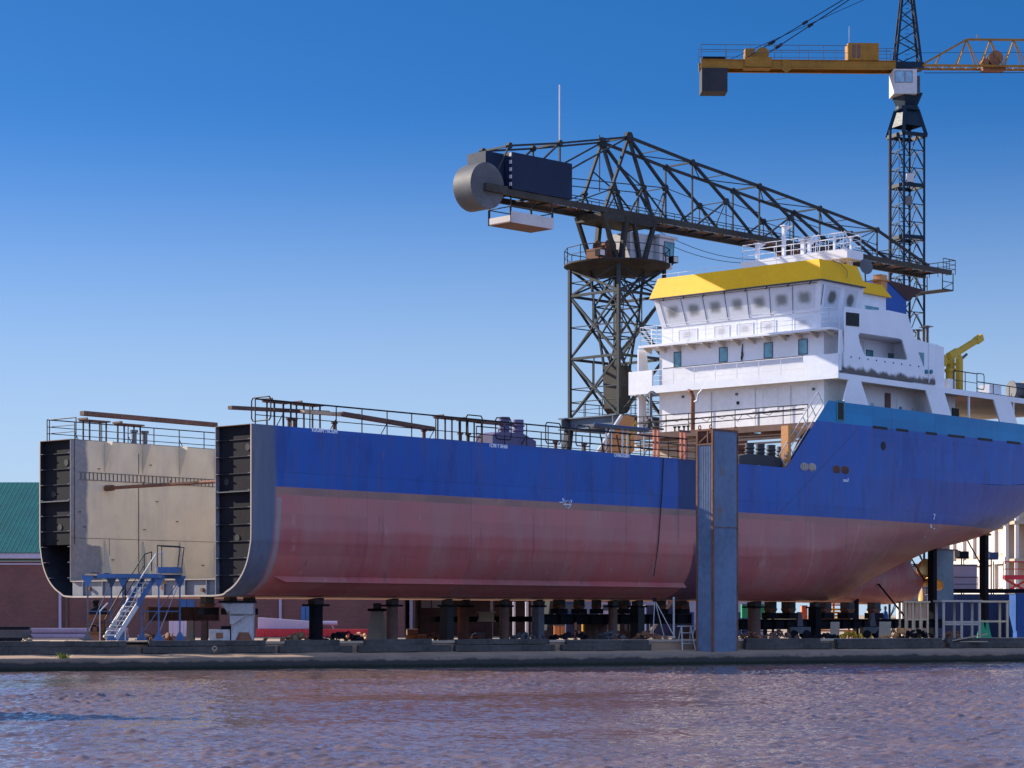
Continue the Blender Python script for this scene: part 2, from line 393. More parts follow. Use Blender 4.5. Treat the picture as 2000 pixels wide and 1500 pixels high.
M_white2 = paint('primer_white', (.66, .64, .64), .5, .12, (.45, .34, .26), .06, .9)
M_soffit = paint('cream_soffit', (.55, .47, .38), .6, .15, (.2, .13, .1), .05, 1.1)
M_yel = paint('visor_yellow', (.82, .43, .006), .45, .08, (.60, .30, .01), -.02, .7)
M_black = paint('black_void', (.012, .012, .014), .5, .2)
M_orange = paint('orange_primer', (.55, .25, .09), .65, .2, (.25, .11, .05), .1)
M_teal = paint('teal_primer', (.05, .2, .24), .5, .15)

def glass(name, col, rough=.08):
    t = NT(name); a = t.noise(1.5, 3); c = t.mix(t.ramp(a, .35, .65), tuple(x*.7 for x in col), tuple(min(1, x*1.25) for x in col)); return t.done(c, rough, 0, .8)
M_glass = glass('teal_glass', (.09, .24, .28))
def film_mat(mid=(.20, .21, .205)):
    """window masked with sprayed white film, thin in the middle"""
    t = NT('masked_glass'); m = t.n('ShaderNodeMapping'); t.l(t.co.outputs['Generated'], m.inputs[0])
    p = t.xyz(m.outputs[0]); n = t.noise(2.2, 4, .6)
    dy = t.math('SUBTRACT', p[1], .5); dz = t.math('SUBTRACT', p[2], .5)
    r = t.math('POWER', t.math('ADD', t.math('POWER', t.math('ABSOLUTE', dy), 3.2), t.math('POWER', t.math('ABSOLUTE', dz), 3.2)), .3125)
    r = t.math('ADD', r, t.math('MULTIPLY', t.math('SUBTRACT', n, .5), .2))
    c = t.mix(t.ramp(r, .10, .38), mid, (.60, .60, .63)); return t.done(c, .45, 0, .4)
def film_mat_side():
    t = NT('masked_side_glass'); p = t.xyz(t.co.outputs['Generated']); n = t.noise(2.2, 4, .6)
    dy = t.math('SUBTRACT', p[0], .5); dz = t.math('SUBTRACT', p[2], .5)
    r = t.math('SQRT', t.math('ADD', t.math('MULTIPLY', dy, dy), t.math('MULTIPLY', dz, dz))); r = t.math('ADD', r, t.math('MULTIPLY', t.math('SUBTRACT', n, .5), .2))
    c = t.mix(t.ramp(r, .18, .40), (.085, .09, .09), (.55, .56, .60)); return t.done(c, .4, 0, .4)
M_film = film_mat(); M_film3 = film_mat((.40, .40, .42)); M_film2 = film_mat_side()

# ---------------- hull shell
MID = [(0, 0), (5.1, 0), (6.1, .2), (6.87, .68), (7.4, 1.4), (7.66, 2.25), (7.725, 3.1), (7.725, 7.6)]
ST = [(0, MID), (20, MID), (36, MID),
 (44, [(0, 0), (4.6, 0), (5.7, .2), (6.6, .7), (7.25, 1.5), (7.6, 2.5), (7.715, 3.6), (7.725, 7.6)]),
 (50, [(0, 0), (3.0, .05), (4.3, .4), (5.5, 1.1), (6.5, 2.1), (7.2, 3.3), (7.6, 4.6), (7.725, 7.6)]),
 (55, [(0, .15), (1.6, .2), (2.6, .75), (3.9, 1.6), (5.4, 2.6), (6.6, 3.6), (7.3, 4.8), (7.725, 7.6)]),
 (60, [(0, 1.6), (1, 1.7), (2.2, 2.1), (3.6, 2.7), (5.1, 3.4), (6.4, 4.2), (7.2, 5.2), (7.725, 7.6)]),
 (64, [(0, 3.15), (1.2, 3.2), (2.4, 3.35), (3.7, 3.7), (5, 4.2), (6.1, 4.8), (6.95, 5.6), (7.71, 7.6)]),
 (68, [(0, 3.85), (1.1, 3.88), (2.2, 3.97), (3.4, 4.2), (4.6, 4.6), (5.7, 5.15), (6.6, 5.9), (7.66, 7.8)]),
 (71, [(0, 4.5), (1, 4.52), (2, 4.62), (3.1, 4.85), (4.2, 5.25), (5.3, 5.8), (6.3, 6.55), (7.6, 8.2)]),
 (75, [(0, 6.55), (1, 6.6), (2, 6.72), (3, 6.95), (4, 7.3), (5, 7.8), (6, 8.45), (7.5, 9.6)]),
 (78, [(0, 8.8), (1, 8.83), (2, 8.9), (3, 9.05), (4, 9.3), (5, 9.65), (6, 10.1), (7.4, 10.9)])]
def cat(p0, p1, p2, p3, t):
    return tuple(.5*((2*b)+(-a+c)*t+(2*a-5*b+4*c-d)*t*t+(-a+3*b-3*c+d)*t**3) for a, b, c, d in zip(p0, p1, p2, p3))
def sect(cp, n=5):
    out = []
    for i in range(len(cp)-1):
        p0 = cp[max(0, i-1)]; p3 = cp[min(len(cp)-1, i+2)]
        if i == 0: p0 = (2*cp[0][0]-cp[1][0], cp[1][1])
        for k in range(n): out.append(cat(p0, cp[i], cp[i+1], p3, k/n) if 0 < i < len(cp)-2 else tuple(a+(b-a)*k/n for a, b in zip(cp[i], cp[i+1])))
    return out+[cp[-1]]
def station(u):
    for i in range(len(ST)-1):
        if ST[i][0] <= u <= ST[i+1][0]:
            a, b = ST[i], ST[i+1]; t = (u-a[0])/(b[0]-a[0]); p0 = ST[max(0, i-1)]; p3 = ST[min(len(ST)-1, i+2)]
            if i < 2: return sect(MID)
            d = b[0]-a[0]; out = []
            for k in range(8):
                pt = []
                for c in (0, 1):
                    m1 = (b[1][k][c]-p0[1][k][c])/(b[0]-p0[0])*d; m2 = (p3[1][k][c]-a[1][k][c])/(p3[0]-a[0])*d
                    if i == 2: m1 = 0
                    h = (2*t**3-3*t*t+1)*a[1][k][c]+(t**3-2*t*t+t)*m1+(-2*t**3+3*t*t)*b[1][k][c]+(t**3-t*t)*m2
                    pt.append(h)
                out.append(tuple(pt))
            return sect(out)
    return sect(ST[-1][1])
us = [0, 1, 2, 4, 8, 14, 20, 26, 32, 36, 38, 40]+[41+i*.75 for i in range(50)]; us = [x for x in us if x < 78]+[78]
hb = MB()
def loft(rows):
    n = len(rows[0]); base = len(hb.v)
    for r_ in rows: hb.v += [tuple(p) for p in r_]
    for i in range(len(rows)-1):
        for k in range(n-1):
            a = base+i*n+k; hb.f.append((a, a+1, a+n+1, a+n))
for sgn in (-1, 1):
    loft([[(u, BC+sgn*b, z) for b, z in station(u)] for u in us])
# raised topsides of the aft part
def topz(u): return DK+max(0, min(1, (u-40.6)/4.25))*4.15
ta = [40.6, 41.5, 42.5, 43.5, 44.85, 47, 50, 54, 58, 62, 66, 70, 74, 78]
for sgn in (-1, 1):
    rows = []
    for u in (ta if sgn < 0 else [64, 66, 70, 74, 78]):
        b, z = station(u)[-1]; zt = topz(u) if sgn < 0 else 11.75; bt = 7.725
        rows.append([(u, BC+sgn*(b+(bt-b)*k/4), z+(zt-z)*k/4) for k in range(5)])
    loft(rows)
# transom
e = station(78); tr = [(78, BC-b, z) for b, z in e[::-1]]+[(78, BC+b, z) for b, z in e[1:]]
hb.poly([(78, BC-7.725, 11.75)]+tr+[(78, BC+7.725, 11.75)])
# skeg and stern bulb
GS = [(50, -.02, 2.6, 2.9), (54, -.06, 3.1, 2.1), (57, -.1, 3.4, 1.7), (60, -.14, 3.6, 1.45), (62.5, -.14, 3.8, 1.3), (64, -.1, 3.9, 1.12), (65, .0, 3.7, .95), (65.6, .12, 2.75, .82), (66.3, .4, 2.2, .6), (67, .95, 1.9, .38), (67.5, 1.2, 1.72, .26)]
rows = []
for u, z0, z1, b in GS:
    row = []
    for k in range(17):
        a = math.pi*2*k/16; zz = (z0+z1)/2-(z1-z0)/2*math.cos(a)
        w_ = b*(abs(math.sin(a))**.8)*(1 if a < math.pi else -1); low = 1.15-.45*(zz-z0)/(z1-z0)
        row.append((u, BC-w_*low, zz))
    rows.append(row)
loft(rows); hb.poly([Vector(p) for p in rows[-1][:-1]])
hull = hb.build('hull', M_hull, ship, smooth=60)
# cut edge of the plating and inner skin at the open end
eb = MB(); ib = MB(); s0 = sect(MID)
for sgn in (-1, 1):
    prv = None
    for k, (b, z) in enumerate(s0):
        b1, z1 = s0[max(0, k-1)]; b2, z2 = s0[min(len(s0)-1, k+1)]; tx, tz = b2-b1, z2-z1; L = math.hypot(tx, tz); nx_, nz_ = -tz/L, tx/L
        o = (b, z); i_ = (b+nx_*.075, z+nz_*.075)
        if prv:
            P = [(-.015, BC+sgn*x, y) for x, y in (prv[0], o, i_, prv[1])]; eb.quad(*P)
            a, c = prv[1], i_
            ib.quad((-.01, BC+sgn*a[0], a[1]), (-.01, BC+sgn*c[0], c[1]), (2.6, BC+sgn*c[0], c[1]), (2.6, BC+sgn*a[0], a[1]))
        prv = (o, i_)
eb.build('plate_edge', M_edge, ship)
ib.build('inner_shell', M_dark2, ship, smooth=60)
# wing tank web frames, stiffeners
WV = 2.45
for sgn in (-1, 1):
    wb = MB(); sb = MB(); fl = MB()
    pts = [(b, z) for b, z in s0 if b > BC-WV]; pts = [(BC-WV, .0)]+pts+[(BC-WV, 7.6)]
    up = .22; zc = 0 if sgn < 0 else 2.55
    pp = [(b, z) for b, z in pts if z >= zc]
    if sgn > 0: pp = [(BC-WV, 2.55), (7.68, 2.55)]+[p for p in pp if p[1] > 2.56]
    wb.prism([(up, BC+sgn*b*.9985, z+(.01 if z < .1 else 0)) for b, z in pp], (.03, 0, 0))
    if sgn > 0:
        wb.prism([(2.3, BC+b*.9985, z+(.01 if z < .1 else 0)) for b, z in pts if z < 2.9]+[(2.3, BC+BC-WV, 2.9)], (.03, 0, 0))
    for z in (.95, 1.7, 2.45, 3.2, 3.95, 4.7, 5.45, 6.2, 6.95):
        zb_ = [b for b, zz in s0 if zz <= z][-1]
        if zb_ > BC-WV+.4:
            if not (sgn > 0 and z < 2.5): sb.box(up-.05, up-.002, BC+sgn*(BC-WV) if sgn > 0 else BC-zb_+.05, BC+zb_-.05 if sgn > 0 else BC-(BC-WV), z-.02, z+.02)
            ww = .2
            for y in ((BC+sgn*(zb_-.06)), BC+sgn*(BC-WV+.02)):
                d = ww*(-sgn if y == BC+sgn*(zb_-.06) else sgn)
                l_ = MB(); l_.box(-.01, up, min(y, y+d), max(y, y+d), z-.015, z+.015); l_.build('longitudinal', M_steel, ship)
    y0, y1 = (BC-7.6, BC-5.4) if sgn < 0 else (BC+5.4, BC+7.6)
    fl.box(-.02, .2, y0, y1, 4.62, 4.66)
    wb.build('web_frame', M_dark, ship); sb.build('horizontal_stiffener', M_dark2, ship); fl.build('stringer', M_steel, ship)

# hold: inner walls, tank top, end bulkhead
def wall_mat():
    t = NT('hold_wall_paint'); p = t.xyz(); n = t.noise(.9, 4, .6); n2 = t.noise(4, 5, .6); n3 = t.noise(1.8, 4, .6, vec=(1, 1, .2))
    c = t.mix(t.ramp(n, .3, .7), (.62, .52, .375), (.55, .465, .345)); c = t.mix(t.math('MULTIPLY', t.ramp(n3, .5, .75), .3), c, (.36, .31, .26))
    e = t.math('ADD', p[0], t.math('MULTIPLY', t.math('SUBTRACT', n, .5), .5))
    lowz = t.ramp(t.math('ADD', p[2], t.math('MULTIPLY', t.math('SUBTRACT', n, .5), .9)), 2.62, 2.42)
    lim = t.math('ADD', 1.0, t.math('MULTIPLY', lowz, .85))
    bare = t.mix(t.ramp(n2, .4, .65), (.16, .17, .20), (.21, .20, .215)); bare = t.mix(t.math('MULTIPLY', t.ramp(n3, .5, .7), .6), bare, (.17, .12, .10))
    c = t.mix(t.ramp(t.math('SUBTRACT', e, lim), .12, -.12), c, bare); return t.done(c, .6, 0, .3)
M_wall = wall_mat()
hw = MB(); hw.box(0, 38, BC+5.275, BC+5.31, .78, DK-.02); hw.box(0, 38, BC-5.31, BC-5.275, .0, DK-.02)
hold_wall = hw.build('hold_wall', M_wall, ship)
tt = MB(); tt.box(.0, 38, BC-5.27, BC+5.27, .76, .80); tt.build('tank_top', M_edge, ship)
db = MB(); db.box(.12, .16, BC-5.27, BC+5.27, .03, .755)
for y in (2.6, 4.1, 5.6, 7.1, 8.6, 10.1, 11.6): db.box(.0, .115, y+.45, y+.48, .06, .75)
db.build('double_bottom_end', M_wall, ship)
hb_ = MB(); hb_.prism([(38, BC-b_*.997, z_+.02) for b_, z_ in sect(MID)[::-1]]+[(38, BC+b_*.997, z_+.02) for b_, z_ in sect(MID)[1:]], (.06, 0, 0)); hb_.build('hold_bulkhead', M_wall, ship)
for u in [2.02+2.33*i for i in range(8)]:
    b = MB(); y = BC+5.27
    b.prism([(u, y, DK-.03), (u, y-.66, DK-.03), (u, y-.02, DK-1.5)], (.04, 0, 0)); b.build('top_bracket', M_wall, ship)
    b = MB(); b.prism([(u, y, .81), (u, y-.68, .81), (u, y-.12, 2.75), (u, y-.02, 2.8)], (.04, 0, 0)); b.build('bottom_bracket', M_wall, ship)
b = MB(); y = BC+5.27
b.box(.5, 15, y-.03, y, 6.02, 6.05); b.box(.5, 15, y-.03, y, 5.66, 5.69)
for i in range(60): b.box(.6+i*.242, .64+i*.242, y-.03, y, 5.69, 6.02)
b.build('lashing_rail', M_steel, ship)
b = MB(); b.box(4.1, 4.13, y-.012, y, .8, 5.6); b.box(4.1, 4.13, y-.012, y, 6.1, 7.1); b.box(.1, 30, y-.008, y, 2.86, 2.875); b.build('wall_seam', M_dark, ship)
b = MB(); b.tube((2.1, BC+5.25, 5.32), (2.1, BC-5.27, 5.32), .085, 10); b.tube((2.1, BC+5.25, 5.32), (2.1, BC+4.7, 5.32), .15, 10); b.tube((2.1, BC+2.4, 5.36), (2.1, BC+2.4, 5.52), .04); b.tube((2.1, BC+.4, 5.36), (2.1, BC+.4, 5.52), .04)
b.build('cross_strut', M_rust, ship, smooth=40)

# decks
b = MB()
b.box(.0, 38, .03, WV, DK-.03, DK); b.box(0, 38, 15.45-WV, 15.42, DK-.03, DK); b.box(38, 46, .03, 15.42, DK-.03, DK)
b.build('main_deck', M_brown, ship)
b = MB(); b.box(44.0, 46.5, .1, 15.35, 10.33, 10.4); b.box(46.5, 64, .1, 1.48, 10.33, 10.4); b.box(64, 77.9, .1, 15.35, 10.33, 10.4); b.build('poop_deck', M_soffit, ship)
b = MB(); b.box(14.0, 38, WV-.06, WV-.02, DK, DK+.28); b.build('hatch_coaming', M_steel, ship)
# bilge keel along the turn of the bilge
b = MB(); b.prism([(1.6, .72, 1.02), (2.4, .42, .66), (31.8, .42, .66), (31.8, .72, 1.02)], (0, .03, .03)); bk = b.build('bilge_keel', M_hull, ship)
# ---------------- superstructure
def V2(px, py, v=0.): p = SH.v(px, py, v); return (p.x, p.z)
def P_(px, py, v=0.): return SH.v(px, py, v)
def rail_path(mb, pts, h=1.05, mids=(.38, .72), r=.022, step=1.55, posts=True, top_r=None, foot=False):
    """guard rail along base points: top rail, mid rails, stanchions"""
    pts = [Vector(p) for p in pts]
    for a, c in zip(pts[:-1], pts[1:]):
        L = (c-a).length; n = max(1, round(L/step)); up = Vector((0, 0, 1))
        mb.tube(a+up*h, c+up*h, top_r or r*1.15, 6)
        for m in mids: mb.tube(a+up*m, c+up*m, r*.75, 5)
        if posts:
            for i in range(n+1):
                p = a.lerp(c, i/n); mb.tube(p, p+up*h, r, 6)
                if foot and i % 2: mb.tube(p+up*.55, p+Vector(foot), r*.8, 5)
def hoop(mb, a, c, h0, h1, r=.03):
    a, c = Vector(a), Vector(c); up = Vector((0, 0, 1)); d = (c-a)*.08; k = (h1-h0)*.12
    mb.path([a+up*(h0+k), a+up*(h1-k), a+d+up*h1, c-d+up*h1, c+up*(h1-k), c+up*(h0+k), c-d+up*h0, a+d+up*h0, a+up*(h0+k)], r, 6)
def window(parent, P, n, th, mat, frame_mat, fw=.05, name='window'):
    """P: four corners (bl, br, tr, tl); n outward; frame is the part, its glass a sub-part"""
    P = [Vector(p) for p in P]; n = Vector(n).normalized(); c = sum(P, Vector())/4
    big = [p+(p-c).normalized()*fw for p in P]
    f = MB(); f.plate([p for p in big], P, n*th)
    fo = f.build(name, frame_mat, parent)
    g = MB(); g.prism([p+n*.003 for p in P], n*(th*.35)); g.build('glass', mat, fo)
    return fo
M_frame = paint('dark_frame', (.05, .06, .07), .5, .2)
def screen_mat():
    t = NT('screen_white_paint'); p = t.xyz(); n = t.noise(1.6, 5, .65, vec=(1, 1, .6)); b = t.noise(.5, 3)
    c = t.mix(t.ramp(b, .3, .7), (.76, .76, .79), (.70, .70, .74))
    m = t.math('ADD', p[2], t.math('MULTIPLY', t.math('SUBTRACT', n, .5), .9))
    s = t.math('MULTIPLY', t.ramp(m, 14.02, 13.72), t.math('MULTIPLY', t.ramp(p[2], 13.485, 13.495), t.ramp(p[0], 57.0, 56.9)))
    c = t.mix(s, c, (.085, .07, .065)); return t.done(c, .4, 0, .4)
M_screen = screen_mat()

# poop front beam, soffit pipes and the space below it
b = MB(); b.box(43.5, 44.0, .12, 15.33, 10.05, 10.42); b.build('poop_front_beam', M_brown, ship)
b = MB()
for z, u, r in ((9.75, 44.6, .09), (9.5, 44.9, .06), (9.9, 44.3, .05)): b.tube((u, 1.4, z), (u, 14.6, z), r, 8)
b.build('soffit_pipes', M_soffit, ship)
b = MB()
for y in (1.6, 4.2, 6.8, 9.4, 12): b.prism([(44.0, y, 10.32), (44, y, 9.95), (46.5, y, 9.85), (50, y, 10.32)], (0, .06, 0))
b.build('deck_web', M_soffit, ship)
b = MB(); a = P_(1539, 838, .25); c = P_(1539, 906, .25); b.box(a.x-.16, a.x+.12, .12, .62, 7.6, 10.05); b.prism([(a.x-.16, .36, 10.05), (43.5, .36, 10.05), (a.x+.15, .36, 8.9)], (0, .08, 0)); b.build('orange_pillar', M_orange, ship)
b = MB(); b.prism([(41.2, .42, 7.62), (45.5, .42, 7.62), (45.5, .42, 10.04), (42.9, .42, 10.04)], (0, .05, 0)); b.build('side_plating', M_brown, ship)
b = MB(); b.box(46, 50, 9.6, 13.9, 7.6, 10.32); b.build('store_room', M_soffit, ship)

# deck house tiers 1 and 2
UF = 46.57; V0, V1 = 1.49, 13.96
b = MB(); b.box(UF, UF+.12, V0, V1, 10.33, 13.24); b.box(UF+.12, 61.5, V0, V0+.1, 10.4, 13.24); b.build('lower_deckhouse', M_white2, ship)
b = MB(); b.box(UF, 57.8, V0, V1, 13.44, 16.05); b.build('upper_deckhouse', M_white, ship)
b = MB(); b.box(46.0, 77.9, .101, 15.349, 13.24, 13.44); b.build('accommodation_deck', M_soffit, ship)
b = MB(); b.box(45.72, 57.8, .45, 15.0, 16.06, 16.2); b.build('bridge_deck', M_white, ship)
b = MB()
for i in range(13):
    y = .75+i*1.15; b.prism([(45.74, y, 16.05), (UF-.01, y, 16.05), (UF-.01, y, 15.72), (45.74, y, 15.97)], (0, .1, 0))
b.build('deck_bracket', M_soffit, ship)
# front bulwark of the accommodation deck: fascia, two solid end panels, open rail between
b = MB(); b.box(45.86, 45.95, .0, 15.9, 13.15, 13.62); b.build('front_fascia', M_white, ship)
b = MB(); b.box(45.862, 45.948, .0, 2.45, 13.62, 14.62); b.build('front_bulwark', M_white, ship)
b = MB(); b.box(45.862, 45.948, 14.0, 15.9, 13.62, 14.62); b.box(45.95, 46.55, 15.82, 15.9, 13.15, 14.62); b.build('front_bulwark', M_white, ship)
b = MB(); rail_path(b, [(45.9, 2.5, 13.62), (45.9, 13.95, 13.62)], .98, (.3, .62), .022, 1.6); b.build('front_railing', M_white, ship)
b = MB(); b.tube((46.0, 2.6, 14.66), (46.0, 13.2, 14.66), .035, 6); b.build('cable_pipe', M_rail, ship)
b = MB(); rail_path(b, [(45.74, 14.85, 16.2), (45.74, .6, 16.2)], 1.15, (.35, .62, .88), .02, 1.35); rail_path(b, [(45.74, .6, 16.2), (46.9, .6, 16.2)], 1.15, (.35, .62, .88), .02, 1.2); rail_path(b, [(45.74, 14.85, 16.2), (48, 14.85, 16.2)], 1.15, (.35, .62, .88), .02, 1.2); b.build('bridge_railing', M_white, ship)
# side frame left and right of the front
b = MB(); b.prism([(45.95, .0, 13.62), (46.5, .0, 13.62), (46.3, .0, 16.05), (46.05, .0, 16.05)], (0, .1, 0)); b.build('corner_stanchion', M_white, ship)
b = MB(); b.prism([(46.2, 15.35, 10.4), (47.2, 15.35, 10.4), (46.9, 15.35, 13.15), (46.2, 15.35, 13.15)], (0, .1, 0)); b.prism([(46.2, 15.35, 13.5), (47.4, 15.35, 13.5), (47, 15.35, 16.05), (46.2, 15.35, 16.05)], (0, .1, 0)); b.build('far_stanchion', M_white, ship)
# windows of the second tier, front and side
for x0, x1, y0, y1 in ((1317, 1330, 689, 717), (1405.5, 1420.5, 680, 707), (1493, 1509, 671, 699), (1560.5, 1577, 664, 692)):
    a = SH.u(x0, y0, UF); c = SH.u(x1, y0-(x1-x0)*.1, UF); h = a.z-SH.u(x0, y1, UF).z
    window(ship, [(UF, a.y, a.z-h), (UF, c.y, a.z-h), (UF, c.y, a.z), (UF, a.y, a.z)], (-1, 0, 0), .04, M_glass, M_frame)
for x0, x1, y0, y1 in ((1692, 1704, 674, 700), (1735, 1749, 680, 704)):
    a = SH.v(x0, y0, V0); c = SH.v(x1, y0, V0); z1 = 15.35; z0 = 14.2
    window(ship, [(a.x, V0, z0), (c.x, V0, z0), (c.x, V0, z1), (a.x, V0, z1)], (0, -1, 0), .04, M_glass, M_frame)
# lower tier panels, doors
for x0, x1 in ((1468, 1490), (1500, 1519), (1558, 1578)):
    a = SH.u(x0, 775, UF); c = SH.u(x1, 775, UF)
    b = MB(); b.box(UF-.03, UF-.003, min(a.y, c.y), max(a.y, c.y), 11.6, 12.95); b.build('front_panel', M_white2, ship)
for x0, x1 in ((1692, 1712), (1750, 1764), (1775, 1790)):
    a = SH.v(x0, 780, V0); c = SH.v(x1, 780, V0); b = MB(); b.box(a.x, c.x, V0-.05, V0-.003, 10.6, 12.55); d = b.build('side_door', M_white2, ship)
    g = MB(); g.lathe([(.17, 0), (.17, .03)], ((a.x+c.x)/2, V0-.05, 12.0), (0, -1, 0), 14); g.build('porthole', M_glass, d)
a = SH.v(1733, 770, V0); b = MB(); b.box(a.x-.3, a.x+.3, V0-.06, V0-.003, 12.0, 12.9); b.build('louvre', M_brown, ship)
a = SH.v(1866, 790, V0); b = MB(); b.box(a.x-.45, a.x+.35, V0-.06, V0-.003, 10.45, 12.5); b.build('open_doorway', M_black, ship)
b = MB(); a = SH.v(1849, 800, 1.0); b.lathe([(.42, -.6), (.42, -.5), (.22, -.5), (.22, .5), (.42, .5), (.42, .6)], (a.x, 1.0, 11.6), (1, .3, 0), 14); b.box(a.x-.6, a.x+.6, .7, 1.3, 10.4, 11.3); b.build('mooring_winch', M_dark, ship, smooth=40)

# white side screen with its large opening
outer = [(1651, 599), (1700, 605), (1735, 606), (1772, 614), (1788, 662), (1806, 667.5), (1826, 673), (1827, 751.3), (1815, 749.7), (1643.6, 726.3), (1643.6, 688.5), (1651, 689.5)]
hole = [(1676.5, 655), (1679.5, 650), (1755, 661), (1762.5, 664), (1767, 680), (1772.7, 700), (1772, 703), (1692, 695.5), (1688, 692), (1680, 672)]
o = [Vector((*V2(*p), 0)) for p in outer]; h = [Vector((*V2(*p), 0)) for p in hole]
o = [(p.x, .0, p.y) for p in o]; h = [(p.x, .0, p.y) for p in h]
sc = MB(); sc.holed(o, h, (0, .1, 0)); sc.build('side_screen', M_screen, ship)
b = MB(); s_ = [P_(1652, 609.5), P_(1677.5, 612.5), P_(1677.5, 638), P_(1652, 635.5)]; b.prism([p+Vector((0, -.03, 0)) for p in s_], (0, .026, 0)); b.build('square_port', M_black, ship)
b = MB(); s_ = [P_(1794, 688), P_(1804.5, 689), P_(1804.5, 717)]; b.prism([p+Vector((0, -.02, 0)) for p in s_], (0, .016, 0)); b.build('triangular_port', M_glass, ship)
# lower screen: beam and slanting stanchions
b = MB(); b.box(46.0, 77.9, .001, .099, 13.13, 13.468); b.build('screen_beam', M_white, ship)
P1 = [V2(1793, 759.5), V2(1826, 764), V2(1838, 808), V2(1804.6, 803)]
def stan(pts):
    b = MB(); b.prism([(u, .002, min(13.13, z)) for u, z in pts], (0, .096, 0)); b.build('slanting_stanchion', M_white, ship)
stan([(47.0, 13.13), (48.3, 13.13), (48.75, 12.4), (49.15, 11.75), (46.45, 11.75), (46.6, 12.2)])
for du in (0, 8.25, 15.8): stan([(55.55+du, 13.13), (57.75+du, 13.13), (58.6+du, 11.75), (56.35+du, 11.75)])
for px in (1894, 1981):
    p = P_(px, 790); b = MB(); b.box(p.x-.06, p.x+.06, .02, .12, 11.75, 13.13); b.build('thin_post', M_white, ship)
b = MB(); b.box(57.9, 58.1, 3.5, 15.3, 13.45, 14.7); b.build('aft_breakwater', M_white, ship)
b = MB(); b.box(54.2, 57.86, .101, 5.2, 13.45, 16.04); b.build('engine_casing', M_white, ship)

# wheelhouse
zb, zt = 17.32, 19.12
b = MB(); b.box(UF, 55.3, V0+.2, V1-.2, 16.2, zb); b.build('wheelhouse_base', M_white, ship)
lo = [(46.52, 1.72, zb), (50.7, 1.72, zb), (50.7, 13.73, zb), (46.52, 13.73, zb)]
hi = [(46.12, 1.36, zt), (50.7, 1.36, zt), (50.7, 14.09, zt), (46.12, 14.09, zt)]
b = MB(); b.add(lo+hi, ((0, 1, 2, 3), (4, 5, 6, 7), (0, 1, 5, 4), (1, 2, 6, 5), (2, 3, 7, 6), (3, 0, 4, 7))); wh = b.build('wheelhouse', M_white, ship)
b = MB(); b.box(50.7, 55.3, 2.75, 12.7, zb, zt); b.build('chart_room', M_white, ship)
def front(y, t):     # y 0..1 across from near to far, t 0..1 up the sloping front
    a = Vector(lo[0]).lerp(Vector(lo[3]), y); c = Vector(hi[0]).lerp(Vector(hi[3]), y); return a.lerp(c, t)
nf = (Vector(lo[3])-Vector(lo[0])).cross(Vector(hi[0])-Vector(lo[0])).normalized()
if nf.x > 0: nf = -nf
for i in range(7):
    y0 = .035+i*.134; y1 = y0+.122
    window(wh, [front(y0, .12), front(y1, .12), front(y1, .86), front(y0, .86)], nf, .025, M_film, M_white, .02)
    if i < 7:
        b = MB(); b.bar(front(y1+.006, .02)+nf*.012, front(y1+.006, .93)+nf*.012, .03, .022); b.build('mullion', M_frame, wh)
def side(u, t): return Vector((u+(.0), 1.72+(1.36-1.72)*t, zb+(zt-zb)*t))
ns = Vector((0, -1, -.2)).normalized()
for u0, u1 in ((46.75, 48.25), (48.75, 50.1)):
    window(wh, [side(u0, .12), side(u1, .12), side(u1, .86), side(u0, .86)], ns, .025, M_film2, M_white, .04)
b = MB(); b.path([side(46.4, .2)+ns*.06, side(46.35, .3)+ns*.1, side(46.3, .75)+ns*.1, side(46.32, .85)+ns*.06], .025); b.build('grab_rail', M_frame, wh)
a = SH.v(1689, 590, 2.75); c = SH.v(1716, 590, 2.75)
window(ship, [(a.x, 2.75, 17.5), (c.x, 2.75, 17.5), (c.x, 2.75, 18.4), (a.x, 2.75, 18.4)], (0, -1, 0), .03, M_glass, M_white, .05)
# masked hatches in the base wall behind the rail
for y0, y1 in ((2.4, 3.6), (5.0, 6.1), (6.7, 7.9), (8.5, 9.6), (11.0, 12.4)):
    b = MB(); P = [Vector((UF, y, z)) for y, z in ((y0, 16.35), (y1, 16.35), (y1, 17.05), (y0, 17.05))]
    window(ship, P, (-1, 0, 0), .025, M_film3, M_white, .05, 'base_window')
# yellow visors
def visor(bot, top, z0, z1, name):
    (u0, u1, y0, y1), (a0, a1, b0, b1) = bot, top
    L = [(u0, y0, z0), (u1, y0, z0), (u1, y1, z0), (u0, y1, z0)]; H = [(a0, b0, z1), (a1, b0, z1), (a1, b1, z1), (a0, b1, z1)]
    m = MB(); m.add(L+H, ((0, 1, 2, 3), (4, 5, 6, 7), (0, 1, 5, 4), (1, 2, 6, 5), (2, 3, 7, 6), (3, 0, 4, 7))); return m.build(name, M_yel, ship)
visor((45.9, 50.65, 1.19, 14.26), (46.25, 50.35, 1.62, 13.83), 19.13, 20.4, 'yellow_visor')
visor((50.655, 55.6, 2.5, 12.95), (50.66, 55.0, 2.85, 12.6), 19.13, 19.88, 'yellow_visor')
b = MB(); b.box(45.86, 50.6, 1.15, 14.3, 19.07, 19.126); b.build('visor_lip', M_frame, ship)
b = MB()
b.tube(front(.02, .93)+nf*.1, front(.98, .93)+nf*.1, .018, 6)
for i in range(8): b.bar(front(.06+i*.125, .97)+nf*.02, front(.06+i*.125, .9)+nf*.16, .05, .05)
b.build('wiper_rail', M_frame, ship)
b = MB(); rail_path(b, [(46.3, 13.7, 20.4), (46.3, 1.75, 20.4)], .24, (), .012, 1.5); rail_path(b, [(46.3, 1.75, 20.4), (50, 1.75, 20.4)], .24, (), .012, 1.5); b.build('visor_handrail', M_white, ship)
